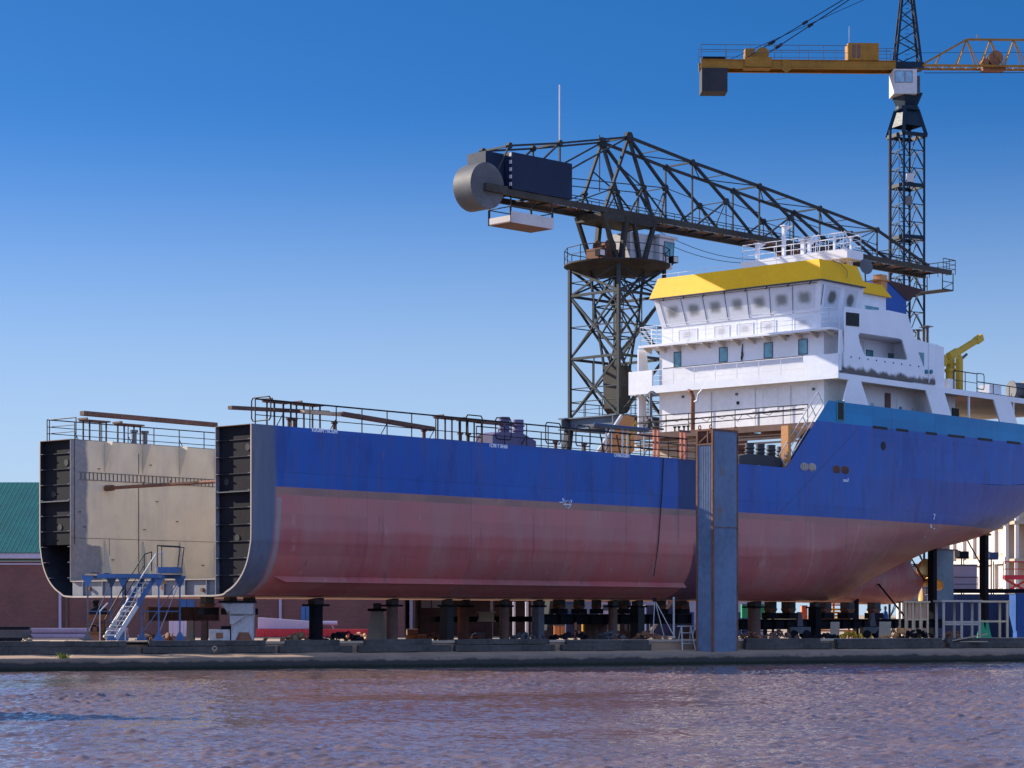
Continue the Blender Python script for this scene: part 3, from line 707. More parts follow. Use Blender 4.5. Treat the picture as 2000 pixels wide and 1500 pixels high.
b = MB(); b.path([(47.6, 1.6, 20.45), (48.2, 1.4, 20.3), (48.7, 1.25, 19.9), (48.6, 1.2, 19.5)], .02); b.build('hanging_cable', M_brown, ship)
# compass platform
pl = MB(); pl.box(52.3, 54.1, 3.65, 11.8, 21.38, 21.94); pf = pl.build('compass_platform', M_white, ship)
b = MB()
for u, y in ((52.6, 4.5), (52.6, 10.9), (53.8, 4.5), (53.8, 10.9), (53.2, 7.7)): b.box(u-.12, u+.12, y-.12, y+.12, 19.8, 21.38)
b.build('platform_leg', M_white, ship)
b = MB(); rail_path(b, [(52.35, 11.7, 21.94), (52.35, 3.75, 21.94)], 1.05, (.35, .7), .022, 1.3); rail_path(b, [(52.35, 3.75, 21.94), (54.0, 3.75, 21.94)], 1.05, (.35, .7), .022, 1.2); rail_path(b, [(54.0, 3.75, 21.94), (54.0, 11.7, 21.94), (52.35, 11.7, 21.94)], 1.05, (.35, .7), .022, 1.3); b.build('platform_railing', M_white, ship)
for px, top, w in ((1479, 475, .2), (1531, 440, .2), (1569, 468, .26), (1581, 466, .2), (1630, 455, .14), (1662, 462, .14)):
    p = SH.u(px, 495, 53.0); zt_ = SH.u(px, top, 53.0).z; b = MB(); b.box(53-w/2, 53+w/2, p.y-w/2, p.y+w/2, 21.94, zt_); b.box(53-w*.9, 53+w*.9, p.y-w*.9, p.y+w*.9, zt_-.06, zt_); 
    if w == .2: b.prism([(53, p.y-.02, zt_-.1), (53, p.y-.7, zt_-.1), (53, p.y-.02, zt_-.5)], (.03, 0, 0))
    b.build('light_mast', M_white, ship)
b = MB()
for y in (4.2, 4.45, 6.2, 6.5): b.path([(53, y, 21.94), (53, y-.06, 22.9), (53, y+.1, 23.2), (53.2, y+.35, 23.1), (53.3, y+.3, 21.95)], .028)
b.build('ladder_hoops', M_white, ship)
b = MB(); p = SH.v(1690, 521, 3.0); b.lathe([(.02, -.1), (.3, -.04), (.48, .08), (.5, .1)], (p.x, 3.0, p.z), (-.3, -.8, .1), 18); b.tube((p.x+.1, 3.1, p.z), (p.x+.2, 3.1, 19.85), .05); b.build('satellite_dish', M_steel, ship, smooth=40)
b = MB(); p = SH.v(1719, 548, 4.0); b.box(p.x-.35, p.x+.35, 3.7, 4.3, 19.88, p.z+.35); b.box(p.x-.5, p.x+.5, 3.6, 4.4, p.z-.05, p.z+.03); b.build('searchlight_bracket', M_orange, ship)
# funnel
b = MB(); b.prism([(59.2, 5.5, 13.44), (62.2, 5.5, 13.44), (62.05, 5.5, 19.9), (60.2, 5.5, 20.95), (59.2, 5.5, 20.95)], (0, 4.6, 0)); fn = b.build('funnel', M_hull if 0 else paint('funnel_blue', (.012, .07, .30), .45, .12), ship)
b = MB(); b.prism([(59.4, 5.45, 21.02), (64.0, 5.45, 20.8), (62.2, 5.45, 19.85)], (0, 4.7, 0)); b.build('funnel_cap', paint('dark_maroon', (.05, .02, .022), .6, .2), fn)
b = MB()
for px, y0, y1 in ((1793, 645, 668), (1804, 640, 672), (1811, 638, 670)):
    p = SH.v(px, y1, 6.0); z1 = SH.v(px, y0, 6.0).z; b.tube((p.x, 6, 13.45), (p.x, 6, z1), .11, 8); b.box(p.x-.25, p.x+.45, 5.8, 6.2, z1, z1+.05)
b.build('exhaust_pipes', M_steel, ship, smooth=40)

# deck crane
p = SH.v(1856, 752, 2.2); u0 = p.x
b = MB(); b.lathe([(.5, 0), (.5, .25), (.3, .3), (.3, 1.5), (.38, 1.5), (.38, 1.7)], (u0, 2.2, 13.44), n=16); dc = b.build('deck_crane', M_yel2 if 'M_yel2' in globals() else paint('crane_ochre', (.50, .31, .035), .55, .15, (.2, .1, .03), .05), ship, smooth=40)
M_och = dc.data.materials[0]
p1 = SH.v(1853, 697, 2.2); p2 = SH.v(1910, 663, 2.2); p3 = SH.v(1916, 659, 2.2)
b = MB(); b.box(u0-.2, u0+.22, 2.0, 2.4, 15.14, p1.z+.12); b.build('crane_post', M_och, dc)
b = MB(); b.bar(p1+Vector((-.1, 0, -.1)), p2, .3, .36); b.bar(p2+Vector((-.3, 0, -.15)), p3, .38, .44); b.bar(p1+Vector((0, 0, .0)), p1.lerp(p2, .3), .36, .46); b.build('crane_boom', M_och, dc)
b = MB(); b.tube(SH.v(1866, 712, 2.2), SH.v(1888, 692, 2.2), .09, 8); b.build('boom_cylinder', M_steel, dc)
w = SH.v(1836, 705, 2.2); b = MB(); b.lathe([(.38, -.35), (.38, -.3), (.2, -.3), (.2, .3), (.38, .3), (.38, .35)], w, (0, 1, 0), 16); b.bar(w, (u0, 2.2, w.z), .25, .25); b.build('crane_winch', M_och, dc, smooth=40)
b = MB(); p = SH.v(1873.5, 745, 1.6); z1 = SH.v(1873.5, 702, 1.6).z; b.box(p.x-.22, p.x+.22, 1.45, 1.75, 13.44, z1); b.prism([(p.x-.22, 1.45, z1), (p.x+.22, 1.45, z1), (p.x, 1.45, z1+.3)], (0, .3, 0)); b.build('boom_rest', M_och, ship)
b = MB(); a = SH.v(1862, 728, .3); c = SH.v(1908, 735, .3); e = SH.v(1974, 756, .3); rail_path(b, [(a.x, .3, 13.44), (c.x, .3, 13.44)], 1.25, (.65,), .03, 1.9)
hoop(b, (c.x, .3, 13.44), (c.x+.9, .3, 13.44), .3, 1.3); rail_path(b, [(c.x, .3, 13.44), (e.x+6, .3, 13.44)], .75, (.1,), .03, 1.9); b.build('aft_railing', M_rail, ship)
b = MB(); p = SH.v(1987, 757, .9); b.lathe([(.62, -.5), (.62, -.45), (.5, -.42), (.5, .42), (.62, .45), (.62, .5)], (p.x, .9, 13.44+.7), (.9, -.44, 0), 22); b.box(p.x-.5, p.x+.5, .7, 1.1, 13.44, 13.9); b.build('hose_reel', M_steel, ship, smooth=40)
b = MB(); b.box(60.2, 60.9, 1.2, 2.0, 13.44, 14.3); b.build('deck_locker', M_screen, ship)
b = MB(); b.box(64.3, 65.8, .6, 1.4, 13.44, 14.2); b.build('deck_locker', M_screen, ship)

# hull fittings: freeing ports, fairleads, porthole, side door, ladder on the sloping edge
for px, y, L in ((1719, 829.5, 1.6), (1762, 836, 1.35), (1819, 845, 1.3), (1868, 849, 2.0), (1924, 851, 1.8), (1980, 860, 1.7)):
    p = P_(px, y); b = MB(); b.box(p.x-L/2, p.x+L/2, -.012, .03, 10.40, 10.56); b.build('freeing_port', M_black, ship)
for px, y in ((1571, 911.5), (1586, 912.5), (1634, 916.5), (1651, 918)):
    p = P_(px, y); b = MB(); n = 16
    ring = [(p.x+.42*math.cos(2*math.pi*k/n), -.01, p.z+.24*math.sin(2*math.pi*k/n)) for k in range(n)]
    b.prism(ring, (0, .03, 0)); f_ = b.build('fairlead', M_rust if px > 1600 else M_edge, ship)
    b = MB()
    for d in (-.2, 0, .2): b.tube((p.x+d, -.03, p.z-.17), (p.x+d, -.03, p.z+.17), .07, 8)
    b.build('roller', M_edge if px < 1600 else M_brown, f_)
p = P_(1725, 871); b = MB(); b.lathe([(.27, 0), (.27, .03)], (p.x, .015, p.z), (0, -1, 0), 20); b.build('hull_porthole', M_black, ship)
p = P_(1641, 803); b = MB(); b.box(p.x-.42, p.x+.42, -.04, .0, p.z-.6, p.z+.62); f_ = b.build('pilot_door', M_teal, ship); b = MB(); b.box(p.x-.28, p.x+.28, -.06, -.042, p.z-.5, p.z+.5); b.build('door_recess', M_black, f_)
b = MB()
e0, e1 = Vector((40.75, .2, 7.7)), Vector((44.6, .2, 11.55)); up = Vector((-.55, 0, .65))
b.tube(e0+up, e1+up, .03); b.tube(e0+up*.5, e1+up*.5, .025)
for i in range(6): p = e0.lerp(e1, i/5); b.tube(p, p+up, .03)
b.tube(e0, e1, .03); b.build('sloping_handrail', paint('zinc_rail', (.45, .45, .46), .5, .15), ship)
M_zinc = bpy.data.materials['zinc_rail']
b = MB(); rail_path(b, [(43.6, 14.6, 10.42), (43.6, .6, 10.42)], 1.05, (.72,), .028, 1.7); b.tube((43.75, 14.4, 11.05), (43.75, 1, 11.25), .045); b.tube((43.7, 14.4, 10.75), (43.7, 1, 10.95), .03); b.build('poop_railing', M_rail, ship)
p = SH.u(1353, 835, 44.6); b = MB(); b.tube((44.6, p.y, 10.4), (44.6, p.y, 12.6), .14, 10); b.path([(44.6, p.y, 12.6), (44.6, p.y+.12, 12.85), (44.7, p.y+.4, 12.95)], .14, 10); b.build('vent_pipe', M_rust, ship, smooth=40); b = MB(); b.path([(44.55, p.y-.14, 12.25), (44.5, p.y-.42, 12.3), (44.5, p.y-.5, 12.7), (44.5, p.y-.8, 12.95)], .06, 8); b.build('drain_pipe', M_zinc, ship, smooth=40)
b = MB(); p = SH.u(1271, 810, 44.5); b.tube((44.5, p.y, 11.4), (44.5, p.y, 13.0), .1); b.prism([(44.5, p.y-.5, 12.8), (44.5, p.y+.6, 12.8), (44.5, p.y, 13.15)], (.3, 0, 0))
for d in (-.7, .7): b.tube((44.5, p.y, 11.6), (44.2, p.y+d, 10.4), .06)
b.tube((44.5, p.y, 11.6), (45.2, p.y, 10.4), .06); b.build('tripod_light', M_steel, ship)

# main deck: railings, coaming vents, davits
b = MB(); rail_path(b, [(.35, .16, DK), (31.5, .16, DK)], 1.12, (.42,), .028, 1.62, top_r=.04, foot=(0, .45, 0)); b.build('deck_railing', M_rail, ship)
b = MB(); rail_path(b, [(.3, 15.25, DK), (30, 15.25, DK)], 1.05, (.38, .7), .026, 1.62, foot=(0, -.4, 0)); rail_path(b, [(.4, 15.2, DK), (.4, 13.1, DK)], 1.05, (.38, .7), .026, 1.8); b.build('deck_railing', M_rail, ship)
b = MB(); rail_path(b, [(17, 2.3, DK), (40, 2.3, DK)], 1.05, (.35, .7), .028, 1.7); b.build('coaming_railing', M_rail, ship)
for px in (523, 905, 962, 1060, 1119):
    a = SH.v(px, 850, .7).x; b = MB(); hoop(b, (a, .5, DK), (a+.1, 1.9, DK) if px < 600 else (a+1.15, .5, DK), .3, 1.35, .032); b.build('hoop_rail', M_rail, ship)
M_lil = paint('vent_grey_violet', (.12, .105, .19), .6, .15)
def vents(px0, px1, ybase, v, cols, mat, nm):
    a = SH.v(px0, ybase, v).x; c = SH.v(px1, ybase, v).x; L = c-a
    m = MB(); m.prism([(a, v, DK), (c, v, DK), (c, v, DK+.35), (c-L*.3, v, DK+.68), (a+L*.2, v, DK+.68), (a, v, DK+.5)], (0, 1.1, 0)); o = m.build(nm, mat, ship)
    for px, r, h in cols:
        x = SH.v(px, ybase, v+.5).x; m = MB(); m.lathe([(r, 0), (r, h*.25), (r*1.25, h*.27), (r*1.25, h*.33), (r, h*.36), (r, h*.55), (r*1.25, h*.58), (r*1.25, h*.64), (r, h*.67), (r*1.05, h)], (x, v+.5, DK+.62), n=16); m.build('mushroom_vent', mat, o, smooth=40)
vents(962, 1047, 870, .5, ((985, .27, .85), (1012, .27, .78)), M_lil, 'vent_trunk')
vents(1444, 1541, 905, .5, ((1464, .25, .72), (1485, .25, .72), (1506, .25, .72), (1526, .25, .68)), paint('vent_black', (.04, .042, .05), .6, .2), 'vent_trunk')
for px in (565, 575, 653, 828, 899, 914, 1085, 1141):
    x = SH.v(px, 850, 1.0).x; b = MB(); b.lathe([(.09, 0), (.09, .4), (.16, .42), (.16, .5)], (x, 1.0, DK), n=10); b.build('air_pipe', M_brown, ship)
for px in (262, 283):
    x = SH.v(px, 860, 13.4).x; b = MB(); b.lathe([(.13, 0), (.13, .55), (.2, .57), (.2, .68)], (x, 13.4, DK), n=10); b.build('air_pipe', M_steel, ship)
# propeller and rudder
b = MB(); b.lathe([(.3, 67.4), (.36, 67.6), (.34, 68.0), (.2, 68.4), (.03, 68.55)], (0, BC, 1.47), (1, 0, 0), 18); M_brz = paint('bronze', (.45, .27, .09), .35, .2, (.1, .06, .03), .05, metal=.7); pr_ = b.build('propeller', M_brz, ship, smooth=40)
for k in range(4):
    a = R(100+90*k); b = MB(); ax = Vector((0, math.cos(a), math.sin(a))); tn = Vector((0, -math.sin(a), math.cos(a))); rows = []
    for i in range(8):
        r = .3+1.25*i/7; w = .62*math.sin(math.pi*(.22+.72*i/7))**.8+.03; pit = R(62-34*i/7); d = tn*math.cos(pit)+Vector((1, 0, 0))*math.sin(pit)
        c = Vector((67.8, BC, 1.47))+ax*r
        rows.append([c+d*w*s_+Vector((.035*(1-s_*s_), 0, 0)) for s_ in (-1, -.6, 0, .6, 1)])
    n0 = 0
    for row in rows: b.v += [tuple(p) for p in row]
    for i in range(7):
        for j in range(4): b.f.append((i*5+j, i*5+j+1, i*5+j+6, i*5+j+5))
    o_ = b.build('blade', M_brz, pr_, smooth=60); m = o_.modifiers.new('t', 'SOLIDIFY'); m.thickness = .045
def foil(u0, u1, th, z0, z1, mb):
    pts = []
    for s_ in (1, -1):
        for t_ in ((0, .25, .6, 1) if s_ > 0 else (.9, .55, .2)): pts.append((u0+(u1-u0)*t_, BC+s_*th*(1.2*math.sqrt(t_)*(1-t_)*1.6+.05*(1-t_)+.02), z0))
    mb.prism(pts, (0, 0, z1-z0))
b = MB(); foil(69.3, 71.7, .34, .12, 3.62, b); rud = b.build('rudder', paint('rudder_grey_blue', (.13, .19, .25), .55, .25, (.30, .25, .2), .1), ship, smooth=50)
b = MB(); b.box(69.1, 71.8, BC-.3, BC+.3, 3.63, 3.72); b.build('rudder_plate', M_steel, rud)
b = MB(); foil(69.2, 71.2, .4, 3.73, 4.9, b); b.build('rudder_horn', M_hull, ship)
# marks on the plating
M_mark = paint('white_marking', (.62, .66, .74), .6, .1)
def text(body, u, z, size, v=-.012, name='hull_marking', rot=0, par=None):
    cu = bpy.data.curves.new(name, 'FONT'); cu.body = body; cu.size = size; cu.extrude = .004; cu.align_x = 'CENTER'; cu.align_y = 'CENTER'; cu.offset = .012
    ob = bpy.data.objects.new(name, cu); COL.objects.link(ob); ob.parent = par or ship; ob.location = (u, v, z); ob.rotation_euler = (R(90), 0, rot); 
    dg = bpy.context.evaluated_depsgraph_get(); me = bpy.data.meshes.new_from_object(ob.evaluated_get(dg)); me.name = name
    bpy.data.objects.remove(ob); ob = bpy.data.objects.new(name, me); COL.objects.link(ob); ob.parent = par or ship; ob.location = (u, v, z); ob.rotation_euler = (R(90), 0, rot)
    me.materials.clear(); me.materials.append(M_mark); return ob
for px, py, s_ in ((634, 841.5, 'KSG8M : 0CGM'), (973, 871.5, '1C98 T 0H68'), (1214, 890, 'CH68-2G8M')):
    p = P_(px, py); text(s_, p.x, p.z, .24)
p = P_(1652, 938); text('ooo7', p.x, p.z, .28)
p = P_(1108, 985.5); b = MB(); n = 28
for k in range(n):
    a0, a1 = 2*math.pi*k/n, 2*math.pi*(k+1)/n
    b.bar((p.x+.2*math.cos(a0), -.012, p.z+.2*math.sin(a0)), (p.x+.2*math.cos(a1), -.012, p.z+.2*math.sin(a1)), .045, .02)
b.bar((p.x-.32, -.014, p.z), (p.x+.3, -.014, p.z), .02, .05); b.bar((p.x-.62, -.014, p.z+.1), (p.x-.35, -.014, p.z+.1), .02, .05)
b.build('load_line_mark', M_mark, ship)
text('B', p.x-.28, p.z+.17, .2); text('V', p.x+.3, p.z+.17, .2); text('F', p.x-.36, p.z+.25, .15)
for px, py, s_, sz in ((1824, 1010, '7', .5), (1818, 1027, '6', .4), (1824, 1031, '-', .5), (1806, 1046, '5', .3)):
    # draught figures on the curved stern plating
    d = SH.ray(px, py); best = None
    for k in range(400):
        pt = SH.c+d*(130+k*.1)
        if 50 < pt.x < 77:
            sec = station(pt.x); ins = [b_ for b_, z_ in sec if z_ <= pt.z]
            if ins and pt.y > BC-ins[-1]-.05: best = pt-d*.08; break
    if best: t_ = text(s_, best.x, best.z, sz, best.y-.03)

# small fittings on the white house front
p = SH.u(1451, 690, UF); b = MB(); b.path([(UF-.03, p.y, p.z+.55), (UF-.06, p.y+.04, p.z+.2), (UF-.05, p.y-.05, p.z-.1), (UF-.06, p.y+.06, p.z-.4), (UF-.05, p.y-.04, p.z-.6), (UF-.05, p.y+.1, p.z-.3), (UF-.04, p.y+.02, p.z+.3)], .03, 6); b.build('hanging_cable', M_dark, ship)
for px, py in ((1345, 668), (1540, 655), (1335, 775), (1440, 770), (1590, 760)):
    p = SH.u(px, py, UF); b = MB(); b.box(UF-.14, UF-.003, p.y-.06, p.y+.06, p.z-.07, p.z+.07); b.build('wall_lamp', M_steel, ship)
for px in (1390, 1476, 1545):
    p = SH.u(px, 800, UF); b = MB(); b.tube((UF-.05, p.y, 10.5), (UF-.05, p.y, 13.0), .025, 6); b.build('wall_conduit', M_zinc, ship)
p = SH.u(1442, 787, UF); b = MB(); b.box(UF-.1, UF-.003, p.y-.07, p.y+.07, p.z-.09, p.z+.09); b.build('junction_box', M_black, ship)
b = MB()
for i in range(9): y = 3+i*1.15; b.path([(43.62, y, 11.2), (43.6, y+.35, 11.0-.12*(i % 3)), (43.62, y+.9, 11.15)], .018, 5)
b.build('slung_cables', M_rail, ship)
for px in (1318, 1326, 1336, 1344):
    p = SH.u(px, 838, 43.8); b = MB(); b.lathe([(.05, 0), (.05, .2), (.12, .3), (.12, .33)], (43.8, p.y, 10.42), n=10); b.build('air_pipe', M_rail, ship)

for i in range(9):
    p = P_(1662+i*16.5, 697+i*2.35); b = MB(); b.lathe([(.05, 0), (.05, .03), (.03, .045)], (p.x, .0, p.z), (0, -1, 0), 8); b.build('bolt_head', M_frame, ship)
p = P_(1813, 680); b = MB(); b.tube((p.x, -.05, 13.6), (p.x, -.05, 16.7), .03, 6); b.build('casing_pipe', M_white, ship)
for x_ in (1808, 1817):
    p = P_(x_, 726); b = MB(); b.lathe([(.13, 0), (.13, .12), (.07, .16)], (p.x, .0, p.z), (0, -1, 0), 12); b.build('blue_valve', M_teal, ship)
p = P_(1745, 668); b = MB()
for s_ in (-.18, .18): b.tube((p.x+s_-1.2, V0-.06, 13.5), (p.x+s_-1.2, V0-.06, 15.9), .022, 5)
for i in range(8): b.tube((p.x-1.38, V0-.06, 13.7+i*.3), (p.x-1.02, V0-.06, 13.7+i*.3), .018, 5)
b.build('wall_ladder', M_white, ship)
# lugs, pipe ends and chalked frames left on the open end
rl = random.Random(9)
for i in range(12):
    u, z = rl.uniform(.4, 9), rl.uniform(1.2, 7.0); b = MB(); b.prism([(u, BC+5.27, z), (u+.16, BC+5.27, z), (u+.08, BC+5.12, z)], (0, 0, .03)); b.build('lifting_lug', M_rust if i % 2 else M_steel, ship)
for y, z in ((3.4, .3), (6.2, .42), (9.0, .3), (11.6, .42)):
    b = MB(); b.tube((.0, y, z), (.2, y, z), .09, 10); b.build('pipe_end', M_rust, ship)
for v_, z in ((.5, 6.6), (1.9, 5.1), (1.2, 2.6), (13.6, 6.5), (14.6, 5.0), (14.1, 3.4)):
    b = MB(); b.lathe([(.13, 0), (.16, .0), (.16, .02), (.13, .02)], (.215, v_, z), (-1, 0, 0), 14); b.build('lightening_hole', M_black, ship)
# ================================================================== hammerhead shipyard crane behind the ship
M_cr = paint('crane_green_grey', (.027, .033, .039), .6, .35, (.05, .035, .025), .2, 1.0, spec=.15)
M_cro = paint('crane_olive', (.045, .042, .038), .65, .4, (.04, .026, .02), .25, 1.0, spec=.15)
M_crb = paint('machinery_blue', (.010, .020, .050), .6, .2, (.1, .09, .09), -.15, spec=.2)
M_drum = paint('counterweight_grey', (.10, .10, .11), .6, .3, (.12, .08, .065), .15)
M_cab = paint('crane_cab_white', (.46, .44, .45), .5, .12, (.3, .22, .16), .0)
TZ = 150.0; TC = at(1205, 1200, TZ); TC.z = gz(TC.x, TC.y)
CR = Frame(TC.x, TC.y, TC.z, math.atan2(.70, .714))        # local x along the boom (away), y to the far side
crane = thing('hammerhead_crane', CR.o, CR.a, 'old dark lattice hammerhead crane with drum counterweight behind the ship', 'crane')
def cz(py, Z=TZ): return CZ+(YH-py)/F*Z-TC.z
hw_ = 2.2; zt_ = cz(527)
legs = [(sx*hw_, sy*hw_) for sx, sy in ((-1, -1), (1, -1), (1, 1), (-1, 1))]
base_z = cz(825)
b = MB()
for x, y in legs: b.bar((x, y, base_z), (x, y, zt_), .2, .2)
levels = [base_z+.2, cz(702), cz(579), zt_]
for i, z in enumerate(levels):
    for k in range(4):
        a, c = legs[k], legs[(k+1) % 4]
        if 0 < i < 3: b.bar((*a, z), (*c, z), .13, .17)
        if i < 3:
            z2 = levels[i+1]; m = ((a[0]+c[0])/2, (a[1]+c[1])/2)
            if k % 2: a, c = c, a
            b.bar((*a, z), (*c, z2), .11, .15); zm = (z+z2)/2
            b.bar((*a, z2), (*m, zm), .09, .11); b.bar((*m, zm), (*c, z), .09, .11); b.bar((*a, zm), (*m, zm), .07, .07); b.bar((*c, zm), (*m, zm), .06, .06); b.bar((*m, z2), (*m, zm), .06, .06)
b.build('tower', M_cr, crane)
b = MB()
for x0, x1, y0, y1 in ((-2.9, 2.9, -2.6, -2.0), (-2.9, 2.9, 2.0, 2.6), (-2.6, -2.0, -2.0, 2.0), (2.0, 2.6, -2.0, 2.0)):
    z0 = base_z-.55; b.box(x0, x1, y0, y1, z0, z0+.08); b.box(x0, x1, y0, y1, z0+.72, z0+.8)
    if x1-x0 > 3: b.box(x0, x1, (y0+y1)/2-.04, (y0+y1)/2+.04, z0+.08, z0+.72)
    else: b.box((x0+x1)/2-.04, (x0+x1)/2+.04, y0, y1, z0+.08, z0+.72)
b.build('portal_girder', paint('girder_blue_grey', (.075, .105, .145), .55, .2, (.12, .07, .04), .1), crane)
b = MB()
for x, y in legs: b.bar((x*1.02, y*1.02, base_z-.55), (x*1.5, y*1.5, .3), .45, .45); b.box(x*1.5-.8, x*1.5+.8, y*1.5-.4, y*1.5+.4, 0, .6)
b.build('portal_legs', M_cr, crane)
b = MB(); rail_path(b, [(-2.2, -2.3, base_z+.25), (2.2, -2.3, base_z+.25), (2.2, 2.3, base_z+.25), (-2.2, 2.3, base_z+.25), (-2.2, -2.3, base_z+.25)], 1.05, (.5,), .03, 1.4); b.build('portal_railing', M_cr, crane)
# inner slewing column
b = MB(); z1, z2 = cz(540), cz(735)
ring = lambda r: [(r*math.cos(R(45+90*k)), r*math.sin(R(45+90*k))) for k in range(4)]
prof = [(zt_-.1, 1.75), (cz(600), 1.5), (cz(660), 1.15), (z2, .75)]
for (za, ra), (zc, rc) in zip(prof[:-1], prof[1:]):
    A, C = ring(ra), ring(rc)
    for k in range(4):
        j = (k+1) % 4; b.bar((*A[k], za), (*C[k], zc), .13); b.bar((*C[k], zc), (*C[j], zc), .08)
        b.bar((*A[k], za), (*C[j], zc), .075); b.bar((*A[j], za), (*C[k], zc), .075)
b.build('slewing_column', M_cr, crane)
b = MB(); zb2 = cz(808); b.prism([(-.75, -.6, cz(715)), (.75, -.6, cz(715)), (.62, -.6, zb2+.3), (.3, -.6, zb2), (-.3, -.6, zb2), (-.62, -.6, zb2+.3)], (0, 1.2, 0)); b.build('foot_bearing', M_cro, crane)
b = MB()
for sx in (-.22, .22): b.bar((1.0+sx, 1.0, cz(720)), (1.7+sx, 1.0, zt_), .05)
for i in range(26): z = cz(720)+(zt_-cz(720))*i/26; x = 1.0+.7*i/26; b.bar((x-.22, 1, z), (x+.22, 1, z), .035)
b.build('ladder', M_cr, crane)
# round platform
pz = cz(519)
b = MB(); b.lathe([(1.2, -.35), (2.9, -.42), (3.35, -.16), (3.52, -.1), (3.52, .0), (1.0, .0)], (0, 0, pz), n=28); b.build('round_platform', paint('platform_steel', (.03, .027, .025), .75, .35, (.07, .04, .025), .25, spec=.1), crane, smooth=30)
b = MB()
for k in range(14):
    a0, a1 = 2*math.pi*k/14, 2*math.pi*(k+1)/14; p, c = Vector((3.48*math.cos(a0), 3.48*math.sin(a0), pz)), Vector((3.48*math.cos(a1), 3.48*math.sin(a1), pz))
    rail_path(b, [p, c], 1.0, (.5,), .028, 2.2)
b.build('platform_railing', M_cr, crane)
# frame from the platform to the boom
BZ = 26.24+CZ-TC.z             # lower chord height
BW = 2.4                       # boom width, near truss at y=-1.2
b = MB()
for sy in (-1, 1):
    for x0, x1, w in ((-1.5, -2.6, .24), (-1.1, -.4, .3), (1.3, .3, .24), (1.6, 2.4, .26)): b.bar((x0*.8, sy*1.15, pz), (x1, sy*1.2, BZ-.2), w, w)
b.build('slewing_frame', M_cro, crane)
b = MB(); b.box(-2.6, 2.3, -1.3, -1.12, BZ-.6, BZ-.12); b.box(-2.6, 2.3, 1.12, 1.3, BZ-.6, BZ-.12); b.box(-2.6, -2.45, -1.12, 1.12, BZ-.6, BZ-.12); b.box(2.15, 2.3, -1.12, 1.12, BZ-.6, BZ-.12); b.box(-2.45, 2.15, -1.12, 1.12, BZ-.58, BZ-.5); b.build('slewing_girder', M_cro, crane)
b = MB(); b.box(.2, 2.5, -1.0, .9, pz+.02, pz+2.15); b.build('winch_house', M_cab, crane)
b = MB(); c0 = [(2.52, -1.5), (3.9, -1.4), (3.9, .3), (2.52, .5)]
b.add([(x, y, pz+.02) for x, y in c0]+[(x+(.25 if x > 3 else 0), y, pz+2.0) for x, y in c0], ((3, 2, 1, 0), (4, 5, 6, 7), (0, 1, 5, 4), (1, 2, 6, 5), (2, 3, 7, 6), (3, 0, 4, 7))); cab = b.build('operator_cab', M_cab, crane)
b = MB(); b.prism([(2.45, -1.6, pz+2.02), (4.35, -1.5, pz+2.02), (4.35, .4, pz+2.02), (2.45, .6, pz+2.02)], (0, 0, .18)); b.build('cab_roof', M_cab, cab)
window(cab, [(3.05, -1.46, pz+.85), (3.95, -1.405, pz+.85), (4.05, -1.405, pz+1.75), (3.05, -1.46, pz+1.75)], (.07, -1, 0), .04, M_glass, M_frame, .06)
window(cab, [(4.02, -1.2, pz+.85), (4.02, .1, pz+.85), (4.14, .1, pz+1.75), (4.14, -1.2, pz+1.75)], (1, 0, -.13), .04, M_glass, M_frame, .06)
b = MB(); b.box(-2.2, -.6, -.7, .7, pz+.02, pz+.9); b.lathe([(.5, -.6), (.5, -.5), (.3, -.5), (.3, .5), (.5, .5), (.5, .6)], (-1.2, 0, pz+1.1), (0, 1, 0), 14); b.build('slewing_winch', M_rust, crane, smooth=40)
for x, y in ((-3.2, -1.4), (2.4, -2.75), (3.75, .2)):
    b = MB(); p = Vector((x, y, pz+.35)); b.box(x-.25, x+.25, y-.3, y+.12, pz+.12, pz+.55); b.tube((x, y, pz), p, .05)
    o_ = b.build('floodlight', M_dark, crane); g_ = MB(); g_.box(x-.21, x+.21, y-.315, y-.303, pz+.16, pz+.51); g_.build('lens', M_cab, o_)
